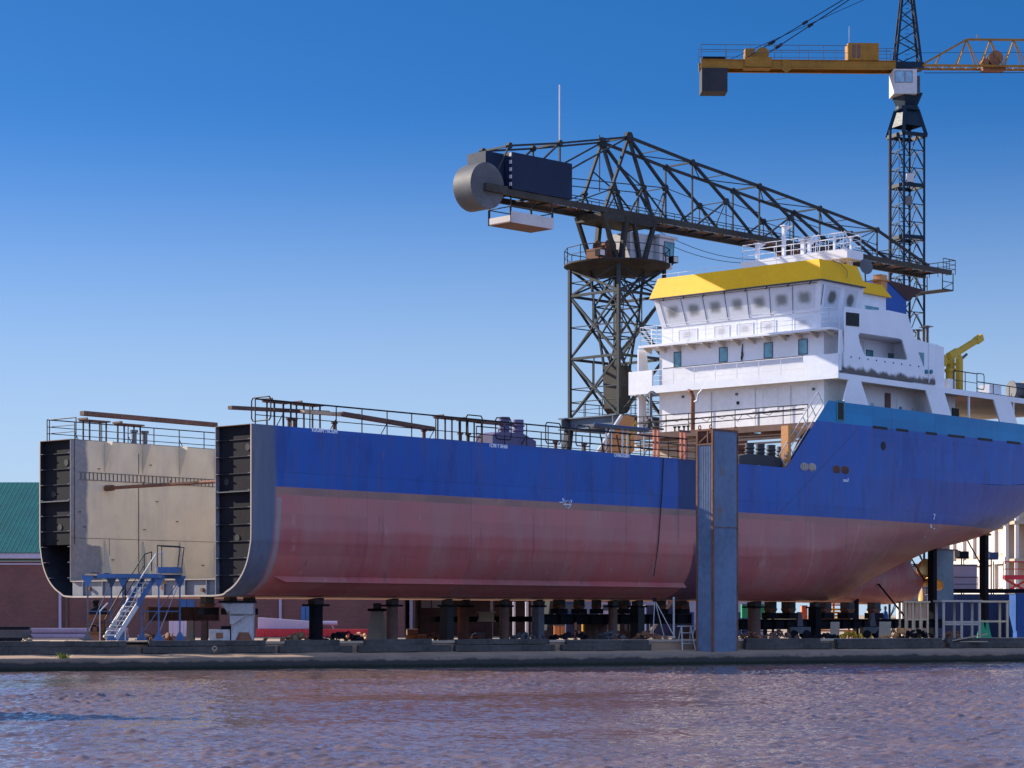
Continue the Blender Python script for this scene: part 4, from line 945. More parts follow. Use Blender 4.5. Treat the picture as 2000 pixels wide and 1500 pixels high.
# boom trusses, measured on the near truss plane
def bp(px, py, y=-BW/2):
    p = CR.v(px, py, y); return Vector((p.x, 0, p.z))
LOWX = [bp(x, y).x for x, y in ((948, 364), (1857, 531))]
UP = [bp(*p) for p in ((994.6, 284.5), (1093, 279.6), (1227.6, 267.6), (1352, 317), (1483, 363.5), (1601, 407), (1713, 449), (1813, 519))]
LO = [bp(*p) for p in ((994, 376), (1093, 396), (1180.6, 411), (1274.5, 425), (1352, 439), (1483, 461), (1601, 482), (1713, 504))]
MIDN = [bp(*p) for p in ((1299.4, 367), (1418, 393.5), (1542.5, 425), (1658.7, 459))]
END = [bp(*p) for p in ((1345, 436), (1472, 456), (1598, 480), (1708, 502))]
for p in LO+END: p.z = BZ
for side_, y in ((0, -BW/2), (1, BW/2)):
    b = MB(); Y = Vector((0, y, 0))
    b.bar(Vector((LOWX[0], y, BZ)), Vector((LOWX[1], y, BZ)), .22, .36)
    b.build('lower_chord', M_cro, crane)
    b = MB()
    for a, c, w in [(UP[i], UP[i+1], .12 if i < 2 else .17) for i in range(7)]: b.bar(a+Y, c+Y, w, w)
    b.build('upper_chord', M_cr, crane)
    b = MB()
    pk = UP[2]+Y
    b.bar(pk, LO[2]+Y, .17); b.bar(pk, LO[3]+Y, .19); b.bar(pk, LO[0]+Vector((1.5, 0, .1))+Y, .1)
    b.bar(UP[1]+Y, LO[1]+Y, .11); b.bar(UP[1]+Y, LO[0]+Y, .11); b.bar(UP[0]+Y, Vector((LOWX[0]+.4, y, BZ+.2)), 0.086)
    m1 = pk.lerp(LO[2]+Y, .72); m2 = pk.lerp(LO[3]+Y, .62); xm = (LO[2]+LO[3])/2+Y
    b.bar(m1, LO[2].lerp(LO[3], .12)+Vector((.9, 0, 0))+Y, .09); b.bar(m1, LO[1]+Y+Vector((1, 0, 0)), 0.070); b.bar(m2, xm, .09); b.bar(pk.lerp(LO[2]+Y, .4), m2, .07); b.bar(m2, LO[3]+Vector((1.6, 0, 0))+Y, .09)
    prevtop = [UP[2], UP[3], UP[4], UP[5]]
    for i in range(4):
        m = MIDN[i]+Y; t0 = prevtop[i]+Y
        b.bar(t0, m, .17); b.bar(m, END[i]+Y, .15)
        lo = LO[3+i]+Y; b.bar(m, lo+Vector((.3 if i else .8, 0, 0)), 0.101)
        b.bar(m, Vector((m.x, y, BZ)), 0.055)
        top = UP[3+i]+Y; b.bar(top, Vector((top.x, y, BZ)), 0.094)
        b.tube(m, Vector((top.x, y, m.z-.35)), .03, 5)
        for nd, r_ in ((m, .24), (top, .22)): b.prism([nd+Vector((r_*math.cos(R(60*k)), -.12, r_*math.sin(R(60*k)))) for k in range(6)], (0, .24, 0))
    b.bar(UP[6]+Y, Vector((UP[6].x, y, BZ)), 0.078); b.bar(UP[6]+Y, Vector(((LO[6].x+UP[6].x)/2+1, y, BZ)), 0.047); b.bar(Vector((LO[6].x+1.4, y, BZ)), UP[6]+Y, .06)
    for nd, r_ in ((pk, .36), (UP[1]+Y, .2), (UP[0]+Y, .2), (m1, .2), (m2, .2)): b.prism([nd+Vector((r_*math.cos(R(60*k)), -.14, r_*math.sin(R(60*k)))) for k in range(6)], (0, .28, 0))
    b.tube((UP[1].x, y, BZ+1.55), (MIDN[0].x, y, MIDN[0].z), .035, 5)
    b.build('truss_bracing', M_cr, crane)
b = MB()
def cross(p, w=.08): b.bar(p+Vector((0, -BW/2, 0)), p+Vector((0, BW/2, 0)), w)
for p in UP[:2]:
    cross(p, .11); b.build('top_strut', M_cr, crane); b = MB()
for p in UP[2:]: cross(p, .11)
for a, c in zip(UP[2:7], UP[3:8]):
    m = a.lerp(c, .5); cross(m, .06)
    b.bar(a+Vector((0, -BW/2, 0)), m+Vector((0, BW/2, 0)), .06); b.bar(m+Vector((0, BW/2, 0)), c+Vector((0, -BW/2, 0)), .06)
b.build('upper_bracing', M_cr, crane)
for p in MIDN:
    b = MB(); cross(p, .06); b.bar(p+Vector((0, -BW/2, 0)), Vector((p.x, 0, BZ+.1)), .05); b.bar(p+Vector((0, BW/2, 0)), Vector((p.x, 0, BZ+.1)), .05); b.build('mid_bracing', M_cr, crane)
b = MB()
n_ = 26
for i in range(n_+1):
    x = LOWX[0]+1+(LOWX[1]-LOWX[0]-1.5)*i/n_; b.box(x-.05, x+.05, -BW/2+.14, BW/2-.14, BZ-.02, BZ+.1)
    if i < n_ and i % 2 == 0: x2 = x+(LOWX[1]-LOWX[0]-1.5)/n_; b.bar((x, -BW/2, BZ), (x2, BW/2, BZ), .07)
b.build('floor_bracing', M_cr, crane)
b = MB(); b.box(LO[0].x+3.5, LOWX[1], .25, .95, BZ+.11, BZ+.15); b.build('walkway', M_brown, crane)
b = MB(); rail_path(b, [(LO[1].x, 1.0, BZ+.15), (LOWX[1]-1, 1.0, BZ+.15)], 1.0, (.5,), .025, 1.5); rail_path(b, [(LO[1].x, BW/2+.5, BZ+.15), (LOWX[1]-1, BW/2+.5, BZ+.15)], 1.0, (.5,), .025, 1.5); b.build('boom_railing', M_cr, crane)
# machinery house and counterweight drum
a = bp(994.6, 296); c = bp(1113.7, 316)
b = MB(); b.box(a.x+.05, c.x, -BW/2-.17, BW/2-.3, BZ+.23, a.z-.03); mh = b.build('machinery_house', M_crb, crane)
b = MB(); b.box(a.x-1.6, a.x+.0, -BW/2+.45, BW/2-.3, BZ+.23, a.z-.1); b.build('winch_casing', M_crb, crane)
b = MB()
for i in range(5): b.box(a.x-.02, a.x+.045, -BW/2-.19, -BW/2-.02, BZ+.4+i*.46, BZ+.62+i*.46)
b.build('louvre', M_cab, mh)
dr = bp(949, 363); rr = 45.5/F*139.6
b = MB(); b.lathe([(rr*.97, -1.65), (rr, -1.6), (rr, -.03), (rr*.98, 0)], (dr.x, -BW/2-.16, dr.z), (0, -1, 0), 40); b.build('counterweight_drum', M_drum, crane, smooth=30)
b = MB(); b.box(dr.x-.35, dr.x+1.5, -BW/2-.42, -BW/2-.17, BZ-.22, BZ+.25); b.build('drum_bracket', M_cro, crane)
# hanging cradle
e0 = bp(997.4, 433.7); e1 = bp(1080, 447.6); zz0, zz1 = e0.z, e0.z+22/F*141
b = MB(); b.box(e0.x, e1.x, -BW/2, BW/2-.4, zz0, zz0+.07); cr_ = b.build('cradle', M_brown, crane)
b = MB(); b.box(e0.x, e1.x, -BW/2-.03, -BW/2-.002, zz0, zz1); b.build('cradle_panel', M_cab, cr_)
b = MB(); b.box(e0.x, e0.x+.03, -BW/2+.02, BW/2-.4, zz0+.07, zz1-.25); b.build('cradle_end_panel', M_cab, cr_)
b = MB()
for x in (e0.x+.05, (e0.x+e1.x)/2, e1.x-.05):
    for y in (-BW/2+.04, BW/2-.45): b.bar((x, y, zz0), (x, y, BZ-.2), .07)
rail_path(b, [(e0.x, -BW/2, zz0), (e1.x, -BW/2, zz0), (e1.x, BW/2-.4, zz0), (e0.x, BW/2-.4, zz0), (e0.x, -BW/2, zz0)], .98, (), .03, 3); b.build('cradle_hanger', M_cr, cr_)
# masts
b = MB(); p = bp(1093, 279.6); t_ = bp(1090.5, 165); b.tube((p.x, -BW/2, p.z), (p.x, -BW/2, t_.z), .05, 6); b.build('antenna', M_cab, crane)
b = MB(); p = bp(1183+44, 267); b.tube((p.x-.2, BW/2, p.z-3.3), (p.x-.2, BW/2, p.z+.45), .045, 6); b.build('lightning_rod', M_cr, crane)
# end cage
x1 = LOWX[1]; b = MB(); rail_path(b, [(x1-1.0, -BW/2, BZ-.1), (x1+.6, -BW/2, BZ-.1), (x1+.6, BW/2, BZ-.1), (x1-1.0, BW/2, BZ-.1)], 1.1, (.4, .75), .03, .8)
for x in (x1-1.1, x1+.3):
    for y in (-BW/2, BW/2): b.bar((x, y, BZ), (x, y, BZ-1.35), .06)
for y in (-BW/2, BW/2): b.bar((x1-1.1, y, BZ-1.35), (x1+.3, y, BZ-1.35), .09); b.bar((x1-1.1, y, BZ-.75), (x1+.3, y, BZ-.75), .05); b.bar((x1-1.1, y, BZ-1.35), (x1+.3, y, BZ-.75), .04)
b.box(x1-1.1, x1+.3, -BW/2, BW/2, BZ-1.4, BZ-1.35); b.build('end_cage', M_cr, crane)
b = MB(); b.box(LO[6].x-2.2, LO[6].x+1.4, -BW/2+.2, BW/2-.2, BZ-.85, BZ-.25); b.lathe([(.4, -.8), (.4, .8)], (LO[6].x, 0, BZ-.9), (0, 1, 0), 12); b.build('trolley', M_brown, crane)
b = MB()
for y, dz in ((-.6, .0), (.2, -.15)):
    pts = []
    for i in range(13): f_ = i/12; pts.append(Vector((3.3+(LO[6].x-5.3)*f_, y, BZ-.6+dz-2.3*4*f_*(1-f_)*.42)))
    b.path(pts, .022, 5)
b.build('trolley_cable', M_cr, crane)

# ================================================================== tower crane further back
M_tb = paint('mast_blue', (.006, .018, .036), .5, .3, (.04, .035, .03), .1, spec=.15)
M_ty = paint('jib_yellow', (.27, .125, .012), .6, .25, (.10, .045, .02), .15)
KZ = 190.0
kc = at(1771, 1200, KZ); kc.z = gz(kc.x, kc.y)
KA = R(2.0)
KF = Frame(kc.x, kc.y, kc.z, KA)
tower = thing('tower_crane', KF.o, KA, 'tall tower crane with blue mast and yellow jib behind the wheelhouse', 'crane')
def kz(py): return CZ+(YH-py)/F*KZ-kc.z
MW = 1.02; MA = R(24)
def rot(x, y): return (x*math.cos(MA)-y*math.sin(MA), x*math.sin(MA)+y*math.cos(MA))
cor = [rot(x*MW, y*MW) for x, y in ((-1, -1), (1, -1), (1, 1), (-1, 1))]
ztop = kz(262)
b = MB()
for x, y in cor: b.bar((x, y, 0), (x, y, ztop), .17)
n_ = int(ztop/1.45)
zz = [ztop*i/n_ for i in range(n_+1)]
for i in range(n_):
    for k in range(4):
        a, c = cor[k], cor[(k+1) % 4]; m = ((a[0]+c[0])/2, (a[1]+c[1])/2)
        b.bar((*a, zz[i]), (*m, zz[i+1]), .065); b.bar((*c, zz[i]), (*m, zz[i+1]), .065)
        b.bar((*a, zz[i]), (*c, zz[i]), .065)
for py in (365, 466, 572):
    z = kz(py)
    for k in range(4): b.bar((*cor[k], z), (*cor[(k+1) % 4], z), .22, .3)
b.build('mast', M_tb, tower)
b = MB()
for sx in (-.2, .2): b.bar((sx-.4, .2, 0), (sx-.4, .2, ztop), .04)
for i in range(int(ztop/.35)): b.bar((-.6, .2, i*.35), (-.2, .2, i*.35), .03)
b.build('mast_ladder', M_tb, tower)
b = MB(); b.box(-1.62, -1.42, -.75, -.55, 8, ztop+.2); b.build('cable_duct', M_rail, tower)
for px, py in ((1777, 348), (1773, 392)):
    p = KF.v(px, py, -1.0); b = MB(); b.box(p.x-.3, p.x+.3, -1.35, -1.0, p.z-.35, p.z+.35); b.build('site_floodlight', M_cab if py < 360 else M_steel, tower)
z0, z1, z2, z3 = kz(262), kz(216), kz(186), kz(135)
def ring4(r, z): return [(*rot(x*r, y*r), z) for x, y in ((-1, -1), (1, -1), (1, 1), (-1, 1))]
b = MB(); A, C = ring4(1.15, z0-.2), ring4(.66, z1); 
for k in range(4):
    j = (k+1) % 4; a0, a1, c0, c1 = map(Vector, (A[k], A[j], C[k], C[j]))
    b.bar(a0, c0, .28, .28); b.bar(a0, a1, .22, .3); b.prism([a0.lerp(c0, .35), a1.lerp(c1, .35), c1, c0], (0, 0, .02))
b.lathe([(.95, 0), (1.0, .1), (1.0, .35), (.8, .4)], (0, 0, z1-.1), n=20)
A, C = ring4(.62, z1+.3), ring4(.95, z2+.1)
b.add(A+C, ((3, 2, 1, 0), (4, 5, 6, 7), (0, 1, 5, 4), (1, 2, 6, 5), (2, 3, 7, 6), (3, 0, 4, 7))); b.build('slewing_unit', M_tb, tower)
a = KF.v(1745, 135, -1.1); c = KF.v(1790, 184, -1.1)
b = MB(); b.box(a.x, c.x, -1.3, .7, c.z, a.z-.02); cb = b.build('cab', M_cab, tower)
b = MB(); b.box(c.x+.003, c.x+.32, -1.0, .5, c.z+.1, a.z-.5); b.build('cab_nose', M_frame, cb)
for px0, px1 in ((1748, 1766), (1769, 1781.5)):
    p, q_ = KF.v(px0, 160, -1.3), KF.v(px1, 139, -1.3); window(cb, [(p.x, -1.3, p.z), (q_.x, -1.3, p.z), (q_.x, -1.3, q_.z), (p.x, -1.3, q_.z)], (0, -1, 0), .04, glass('cab_glass', (.16, .3, .42)), M_frame, .04)
# apex tower
jz = kz(131)
b = MB(); A = [(-1.05, -.7, jz), (1.1, -.7, jz), (1.1, .7, jz), (-1.05, .7, jz)]; top = kz(-75); C = [(-.12, -.2, top), (.12, -.2, top), (.12, .2, top), (-.12, .2, top)]
for k in range(4): b.bar(A[k], C[k], .19)
n_ = 9
for i in range(n_):
    f0, f1 = i/n_, (i+1)/n_
    for k in range(4):
        j = (k+1) % 4; p, q_ = Vector(A[k]).lerp(Vector(C[k]), f0), Vector(A[j]).lerp(Vector(C[j]), f1)
        if i % 2: p, q_ = Vector(A[j]).lerp(Vector(C[j]), f0), Vector(A[k]).lerp(Vector(C[k]), f1)
        b.bar(p, q_, .08)
for k in range(4): b.bar(A[k], A[(k+1) % 4], .4, .5)
for i in range(24): z = jz+i*.35; b.bar((-.15, 0, z), (.2, 0, z), .03)
b.build('apex_tower', M_tb, tower)
# counter jib: two plate girders, deck, rails, winch, cabinet, ballast
L0 = KF.v(1367, 140, 0.).x
b = MB()
for y in (-.75, .75): b.box(L0, -1.06, y-.06, y+.06, jz-.35, jz+.28); b.box(L0, -1.06, y-.13, y+.13, jz+.28, jz+.33); b.box(L0, -1.06, y-.13, y+.13, jz-.4, jz-.35)
b.box(L0+.2, -1.1, -.62, .62, jz+.1, jz+.15)
x = KF.v(1536, 150, -.75).x; b.prism([(x-.45, -.9, jz-.4), (x+.45, -.9, jz-.4), (x, -.9, jz-.75)], (0, .2, 0)); b.box(x-.35, x+.35, -.9, -.82, jz-.4, jz+.35)
b.build('counter_jib', M_ty, tower)
b = MB(); a, c = KF.v(1371, 150, -.9).x, KF.v(1421, 150, -.9).x; b.box(a, c, -.9, .9, jz-2.35, jz-.41); b.build('counterweight', paint('ballast_dark', (.022, .022, .028), .7, .35, (.06, .055, .055), .1), tower)
b = MB(); b.box(a+.1, c-.1, -.6, .6, jz+.16, jz+.6); b.build('ballast_block', M_dark, tower)
b = MB(); a, c = KF.v(1453, 120, -.5).x, KF.v(1506, 120, -.5).x; b.box(a, c, -.95, .6, jz-.3, jz+.5); b.lathe([(.55, -.7), (.55, -.6), (.38, -.6), (.38, .6), (.55, .6), (.55, .7)], ((a+c)/2+.4, 0, jz+.85), (0, 1, 0), 16); b.box(a+.1, a+.9, -.6, .5, jz+.5, jz+1.3); b.build('hoist_winch', M_ty, tower, smooth=40)
b = MB(); a, c = KF.v(1655.5, 120, -.7).x, KF.v(1715.5, 120, -.7).x; b.box(a, c, -.95, .55, jz+.34, jz+1.75); ec = b.build('electric_cabinet', M_ty, tower)
b = MB()
for i in range(2): b.box(a+.35+i*.4, a+.62+i*.4, -.97, -.952, jz+.5, jz+1.6)
b.build('vent_panel', M_brown, ec)
b = MB(); b.tube((a+.15, -.6, jz+1.75), (a+.15, -.6, jz+3.2), .03, 6); b.build('wind_mast', M_cab, ec)
b = MB(); rail_path(b, [(L0, -.85, jz+.33), (a, -.85, jz+.33)], 1.2, (.6,), .025, 1.9); rail_path(b, [(L0, .85, jz+.33), (-1.2, .85, jz+.33)], 1.2, (.6,), .025, 2.2); rail_path(b, [(c, -.85, jz+.33), (-1.2, -.85, jz+.33)], 1.0, (.5,), .025, .7); b.build('counter_jib_railing', M_steel, tower)
# jib
Ls = 19.0
b = MB(); hj = 2.35; x0 = 1.1; bay = 1.98
tp = [Vector((x0+3.95+i*bay, 0, jz+hj)) for i in range(9)]
b.bar(Vector((x0, 0, jz+.1)), tp[0], .15); b.bar(tp[0], tp[-1], .16)
for y in (-.65, .65):
    b.bar((x0, y, jz), (x0+Ls+4, y, jz), .17)
    for i, p in enumerate(tp):
        b.bar(p, (p.x-bay/2+.05, y, jz), .085); b.bar(p, (p.x+bay/2-.05, y, jz), .085)
    b.bar((x0+1.2, y, jz), Vector((x0, 0, jz+.1)).lerp(tp[0], .45), .06)
for i in range(22): b.bar((x0+i*bay/2, -.65, jz), (x0+(i+1)*bay/2, .65, jz), .05); b.bar((x0+i*bay/2, -.65, jz), (x0+i*bay/2, .65, jz), .05)
for x in (tp[0].x+.9, tp[3].x+.2): b.bar((x, 0, jz+hj), (x, 0, jz+hj+.45), .06)
b.build('jib', M_ty, tower)
b = MB(); x = KF.v(1943, 105, 0).x; b.lathe([(.62, -.4), (.62, -.3), (.4, -.3), (.4, .3), (.62, .3), (.62, .4)], (x, 0, jz+.75), (0, 1, 0), 16); b.box(x-1.1, x+.8, -.5, .5, jz-.3, jz+.15); b.lathe([(.3, -.4), (.3, .4)], (x-.9, 0, jz+.4), (0, 1, 0), 12); b.build('trolley_winch', paint('rust_orange', (.22, .09, .04), .7, .3, (.07, .04, .03), .3), tower, smooth=40)
b = MB(); b.tube((x0, 0, jz+1.2), (x0+Ls, 0, jz+1.45), .02, 5); b.tube((x0+.3, -.3, jz-.55), (x0+Ls, -.3, jz-.35), .03, 5); b.build('trolley_rope', M_rail, tower)
# tie bars and hoist rope up to the apex
T = Vector((0, 0, kz(-110)))
b = MB()
for (px, py), y in (((1452, 128), -.6), ((1470, 126), .6)):
    p = KF.v(px, py, y); p2 = Vector((p.x, y, jz+.35)); d = Vector((0, y*.2, top))
    b.tube(p2, d, .045, 6); m = p2.lerp(d, .15); m2 = p2.lerp(d, .19); b.tube(m, m2, .14, 8)
    m = p2.lerp(d, .36); m2 = p2.lerp(d, .39); b.tube(m, m2, .13, 8)
p2 = KF.v(1420, 134, 0); b.tube((p2.x, 0, jz+.4), (KF.v(1700, -6, 0).x, 0, KF.v(1700, -6, 0).z), .025, 5)
b.build('tie_bars', M_tb, tower)
# ================================================================== the yard
M_conc = paint('pale_concrete', (.32, .265, .205), .85, .2, (.2, .15, .12), .2, bump=.2)
M_blue = paint('scaffold_blue', (.05, .115, .26), .5, .25, (.2, .17, .15), .12)
M_red = paint('flat_red', (.40, .025, .035), .55, .2, (.15, .03, .03), .1)
M_lilac = paint('pale_lilac', (.42, .35, .44), .5, .1)
M_bogie = paint('bogie_white', (.34, .35, .38), .65, .25, (.12, .07, .05), .38)
M_green = paint('locker_green', (.02, .26, .13), .5, .15)
M_navy = paint('container_navy', (.022, .04, .12), .5, .2, (.1, .06, .05), .05)
M_cobalt = paint('container_cobalt', (.02, .075, .27), .5, .2)
M_wood = paint('trestle_wood', (.52, .38, .24), .8, .2, (.25, .17, .11), .15)
M_salmon = paint('salmon_paint', (.62, .20, .12), .6, .15)
M_amber = paint('amber_paint', (.62, .36, .03), .55, .15)

def W_(px, v, z=0):
    """world x,y under the ship at photo column px on ship plane y=v"""
    p = SH.m @ SH.v(px, 1190, v); return p.x, p.y
def root(name, x, y, z, rot, label, cat, group=None): return thing(name, (x, y, z), rot, label, cat, group)
KEEL = 3.16

# ---- round and square props under the hull
def prop(px, v, wpx, label, mat, square=False, top=KEEL, zw=None):
    x, y = (W_(px, v) if zw is None else ((px-CX)/F*zw, zw)); g_ = gz(x, y); Z = y; r = wpx/2/F*Z; H = top-g_
    t = root('hull_prop', x, y, g_, SH.a, label, 'prop', 'props holding up the hull')
    b = MB()
    if square: b.box(-r, r, -r, r, .04, H-.42)
    else: b.lathe([(r*1.0, .04), (r, H-.42)], n=16)
    b.build('post', mat, t, smooth=False if square else 40)
    b = MB(); b.box(-r*1.35, r*1.35, -r*1.35, r*1.35, 0, .05); b.build('base_plate', M_rust, t)
    b = MB(); b.box(-r*1.5, r*1.5, -r*1.3, r*1.3, H-.42, H-.32); b.build('head_plate', M_dark, t)
    b = MB(); b.box(-r*.8, r*.8, -r*.8, r*.8, H-.32, H-.16); b.prism([(-r*.95, -r*.7, H-.16), (r*.95, -r*.7, H-.16), (r*.95, -r*.7, H-.02), (-r*.95, -r*.7, H-.09)], (0, r*1.4, 0)); b.build('wedge', M_tim, t)
    return t
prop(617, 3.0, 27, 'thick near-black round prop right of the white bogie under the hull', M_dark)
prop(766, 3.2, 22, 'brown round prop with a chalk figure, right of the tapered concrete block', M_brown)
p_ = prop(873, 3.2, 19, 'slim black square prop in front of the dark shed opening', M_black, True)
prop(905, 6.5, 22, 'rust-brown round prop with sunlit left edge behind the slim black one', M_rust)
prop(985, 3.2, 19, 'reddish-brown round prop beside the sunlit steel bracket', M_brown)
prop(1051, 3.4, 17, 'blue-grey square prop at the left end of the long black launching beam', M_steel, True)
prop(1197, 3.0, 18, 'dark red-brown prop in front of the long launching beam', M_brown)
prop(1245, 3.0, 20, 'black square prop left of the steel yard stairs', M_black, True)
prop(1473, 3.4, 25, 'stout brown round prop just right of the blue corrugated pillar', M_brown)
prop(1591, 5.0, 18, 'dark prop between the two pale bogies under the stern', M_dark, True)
# tall stern props
def tall(px, v, wpx, ztop, label, foot=None):
    x, y = W_(px, v); g_ = gz(x, y); r = wpx/2/F*y
    t = root('stern_prop', x, y, g_, SH.a, label, 'prop', 'tall props under the stern')
    b = MB(); b.box(-r, r, -r, r, .05, ztop-g_-.25); b.build('post', M_dark, t)
    b = MB(); b.box(-r*1.7, r*1.7, -r*1.5, r*1.5, ztop-g_-.25, ztop-g_-.12); b.prism([(-r*1.5, -r, ztop-g_-.12), (r*1.5, -r, ztop-g_-.12), (r*1.2, -r, ztop-g_+.12), (-r*1.2, -r, ztop-g_+.05)], (0, 2*r, 0)); b.build('head_block', M_rust, t)
    b = MB()
    if foot: b.lathe([(r*2.6, 0), (r*1.5, .95), (r*1.4, 1.2)], n=4)
    else: b.box(-r*1.8, r*1.8, -r*1.8, r*1.8, 0, .06)
    b.build('foot', foot or M_rust, t); return t
tall(1821, 6.2, 13, 7.5, 'tall black prop beside the rudder')
tall(1922, 3.9, 13, 7.95, 'tall black prop with a green tapered foot under the stern overhang', M_green)
tall(1672, 6.8, 8, 3.7, 'short slim black prop with a pointed head against the stern bulb')
def strut(p, q, r, label):
    p, q = Vector(p), Vector(q); c = (p+q)/2; b = MB(); b.tube(p-c, q-c, r, 8)
    for e in (p, q): b.box(e.x-c.x-r*2, e.x-c.x+r*2, e.y-c.y-r*2, e.y-c.y+r*2, e.z-c.z-.02, e.z-c.z+.02)
    tag(b.build('raking_strut', M_dark, loc=c), label, 'strut', 'raking struts at the stern')
wp = lambda px, py, v: SH.m @ SH.v(px, py, v)
strut(wp(1716, 1141, 6.3), wp(1772, 1210, 4.5), .06, 'thin raking strut leaning on the lower part of the stern bulb')
strut(wp(1776, 1084, 6.6), wp(1806, 1134, 6.2), .05, 'thin raking strut across the propeller aperture')
strut(wp(1886, 1049, 4.6), wp(1921, 1112, 3.9), .05, 'thin raking strut between stern overhang and the tall green-footed prop')

# ---- launching beams and block stacks on them
def lbeam(p, q, h, w, label, mat=M_dark):
    p, q = Vector(p), Vector(q); c = (p+q)/2; a = math.atan2(q.y-p.y, q.x-p.x); L = (q-p).length/2
    t = root('launching_beam', c.x, c.y, c.z, a, label, 'beam', 'launching beams under the ship')
    b = MB(); b.box(-L, L, -w/2, w/2, h-.05, h); b.box(-L, L, -w/2, w/2, 0, .05); b.box(-L, L, -w*.12, w*.12, .05, h-.05); b.build('girder', mat, t)
    b = MB(); n = int(L*2/1.2)
    for i in range(n+1): x = -L+.05+(2*L-.1)*i/n; b.box(x-.03, x+.03, -w/2+.01, w/2-.01, .052, h-.052)
    b.build('web_stiffeners', mat, t)
    return t
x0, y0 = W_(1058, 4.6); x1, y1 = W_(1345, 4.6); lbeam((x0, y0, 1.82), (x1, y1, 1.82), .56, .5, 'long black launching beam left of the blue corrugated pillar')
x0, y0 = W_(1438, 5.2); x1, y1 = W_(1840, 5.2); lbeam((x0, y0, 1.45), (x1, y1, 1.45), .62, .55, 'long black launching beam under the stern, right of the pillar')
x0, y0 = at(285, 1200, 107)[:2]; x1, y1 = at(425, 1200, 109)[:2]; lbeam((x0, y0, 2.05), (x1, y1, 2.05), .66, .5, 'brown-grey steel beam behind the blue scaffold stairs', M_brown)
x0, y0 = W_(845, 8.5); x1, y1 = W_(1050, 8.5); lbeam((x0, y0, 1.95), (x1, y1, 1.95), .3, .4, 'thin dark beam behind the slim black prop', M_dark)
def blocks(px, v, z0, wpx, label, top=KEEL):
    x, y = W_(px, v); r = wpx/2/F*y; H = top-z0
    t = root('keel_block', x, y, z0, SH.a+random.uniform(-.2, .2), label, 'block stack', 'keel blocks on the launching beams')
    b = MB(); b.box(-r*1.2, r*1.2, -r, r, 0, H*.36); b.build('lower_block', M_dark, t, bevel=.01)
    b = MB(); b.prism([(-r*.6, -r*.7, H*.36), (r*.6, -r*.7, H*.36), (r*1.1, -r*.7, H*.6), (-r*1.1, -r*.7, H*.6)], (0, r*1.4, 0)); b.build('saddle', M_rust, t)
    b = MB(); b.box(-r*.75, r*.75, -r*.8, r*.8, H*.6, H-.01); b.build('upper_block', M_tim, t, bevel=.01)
for px, w, l in ((1092, 22, 'dark keel block stack left of a white pipe stub'), (1131, 20, 'dark keel block stack on the launching beam under the load line mark'), (1165, 18, 'dark keel block stack left of the dark red-brown prop'), (1218, 22, 'dark keel block stack right of the dark red-brown prop'), (1290, 20, 'dark keel block stack above the steel yard stairs'), (1330, 22, 'dark keel block stack beside the blue corrugated pillar')):
    blocks(px, 4.6, 2.39, w, l)
for px, w, l in ((1505, 22, 'dark keel block stack in front of the green lockers'), (1540, 26, 'wide dark keel block stack above the first pale bogie'), (1612, 22, 'dark keel block stack right of the salmon cabinet'), (1655, 26, 'dark keel block stack in front of the orange rack'), (1707, 24, 'dark keel block stack below the stern bulb')):
    blocks(px, 5.2, 2.08, w, l, 3.14)
for px, w, l in ((405, 26, 'dark screw head block left of the white bogie'), (450, 24, 'dark screw head block on top of the white bogie'), (487, 22, 'dark rusty head block at the right end of the white bogie')):
    blocks(px, 4.2, 2.35, w, l)

# ---- white bogie and the pale stern bogies
def bogie(px0, px1, v, label, full=True):
    x, y = W_((px0+px1)/2, v); g_ = gz(x, y); L = (px1-px0)/2/F*y
    t = root('hull_bogie', x, y, g_, R(4), label, 'bogie', 'bogies on the slipway')
    mb_ = M_bogie if full else M_steel
    b = MB(); b.box(-L, -L*.1 if full else L, -.55, .55, 0 if full else .3, .55 if full else .7); b.build('chassis', mb_, t, bevel=.02)
    if full:
        b = MB(); b.prism([(-L*.05, -.5, 0), (L*.9, -.5, 0), (L*.95, -.5, 1.75), (-L*.45, -.5, 1.75), (-L*.05, -.5, .9)], (0, 1.0, 0)); b.build('pedestal', M_bogie, t, bevel=.01)
        b = MB(); b.prism([(L*.1, -.53, .02), (L*.3, -.53, .42), (L*.7, -.53, .42), (L*.88, -.53, .02)], (0, .03, 0)); b.box(-L*.7, -L*.4, -.58, -.551, .15, .4); b.build('access_plate', M_rust, t)
        b = MB(); b.box(-L*.6, L, -.55, .55, 1.752, 1.85); b.box(-L*.5, -L*.1, -.3, .3, .552, .7); b.build('cap_plate', M_dark, t)
        b = MB(); b.prism([(-L*.5, -.62, 1.7), (L*.9, -.62, 1.7), (L*.9, -.68, 1.25), (-L*.1, -.68, 1.25)], (0, .05, 0)); b.prism([(-L*.1, -.66, 1.15), (L*.55, -.66, 1.15), (L*.05, -.7, .8), (-L*.1, -.7, .8)], (0, .05, 0)); b.build('side_plate', M_bogie, t)
    else:
        b = MB(); b.prism([(-L*.25, -.3, .752), (L*.35, -.3, .752), (L*.2, -.3, 1.6), (-L*.1, -.3, 1.6)], (0, .6, 0)); b.build('pedestal', M_steel, t)
    for sx in (() if full else (-.62, .62)):
        for sy in (-.5, .5):
            b = MB(); b.lathe([(.2, -.06), (.26, -.05), (.26, .05), (.2, .06)], (sx*L, sy, .26), (0, 1, 0), 18); b.build('wheel', M_dark, t, smooth=40)
bogie(410, 500, 3.0, 'white weathered steel bogie with sloping side plates near the open end of the hull')
bogie(1540, 1580, 3.4, 'pale blue-grey bogie left of the sunlit square posts under the stern', False)
bogie(1682, 1722, 3.6, 'grey bogie on the slipway below the stern bulb', False)

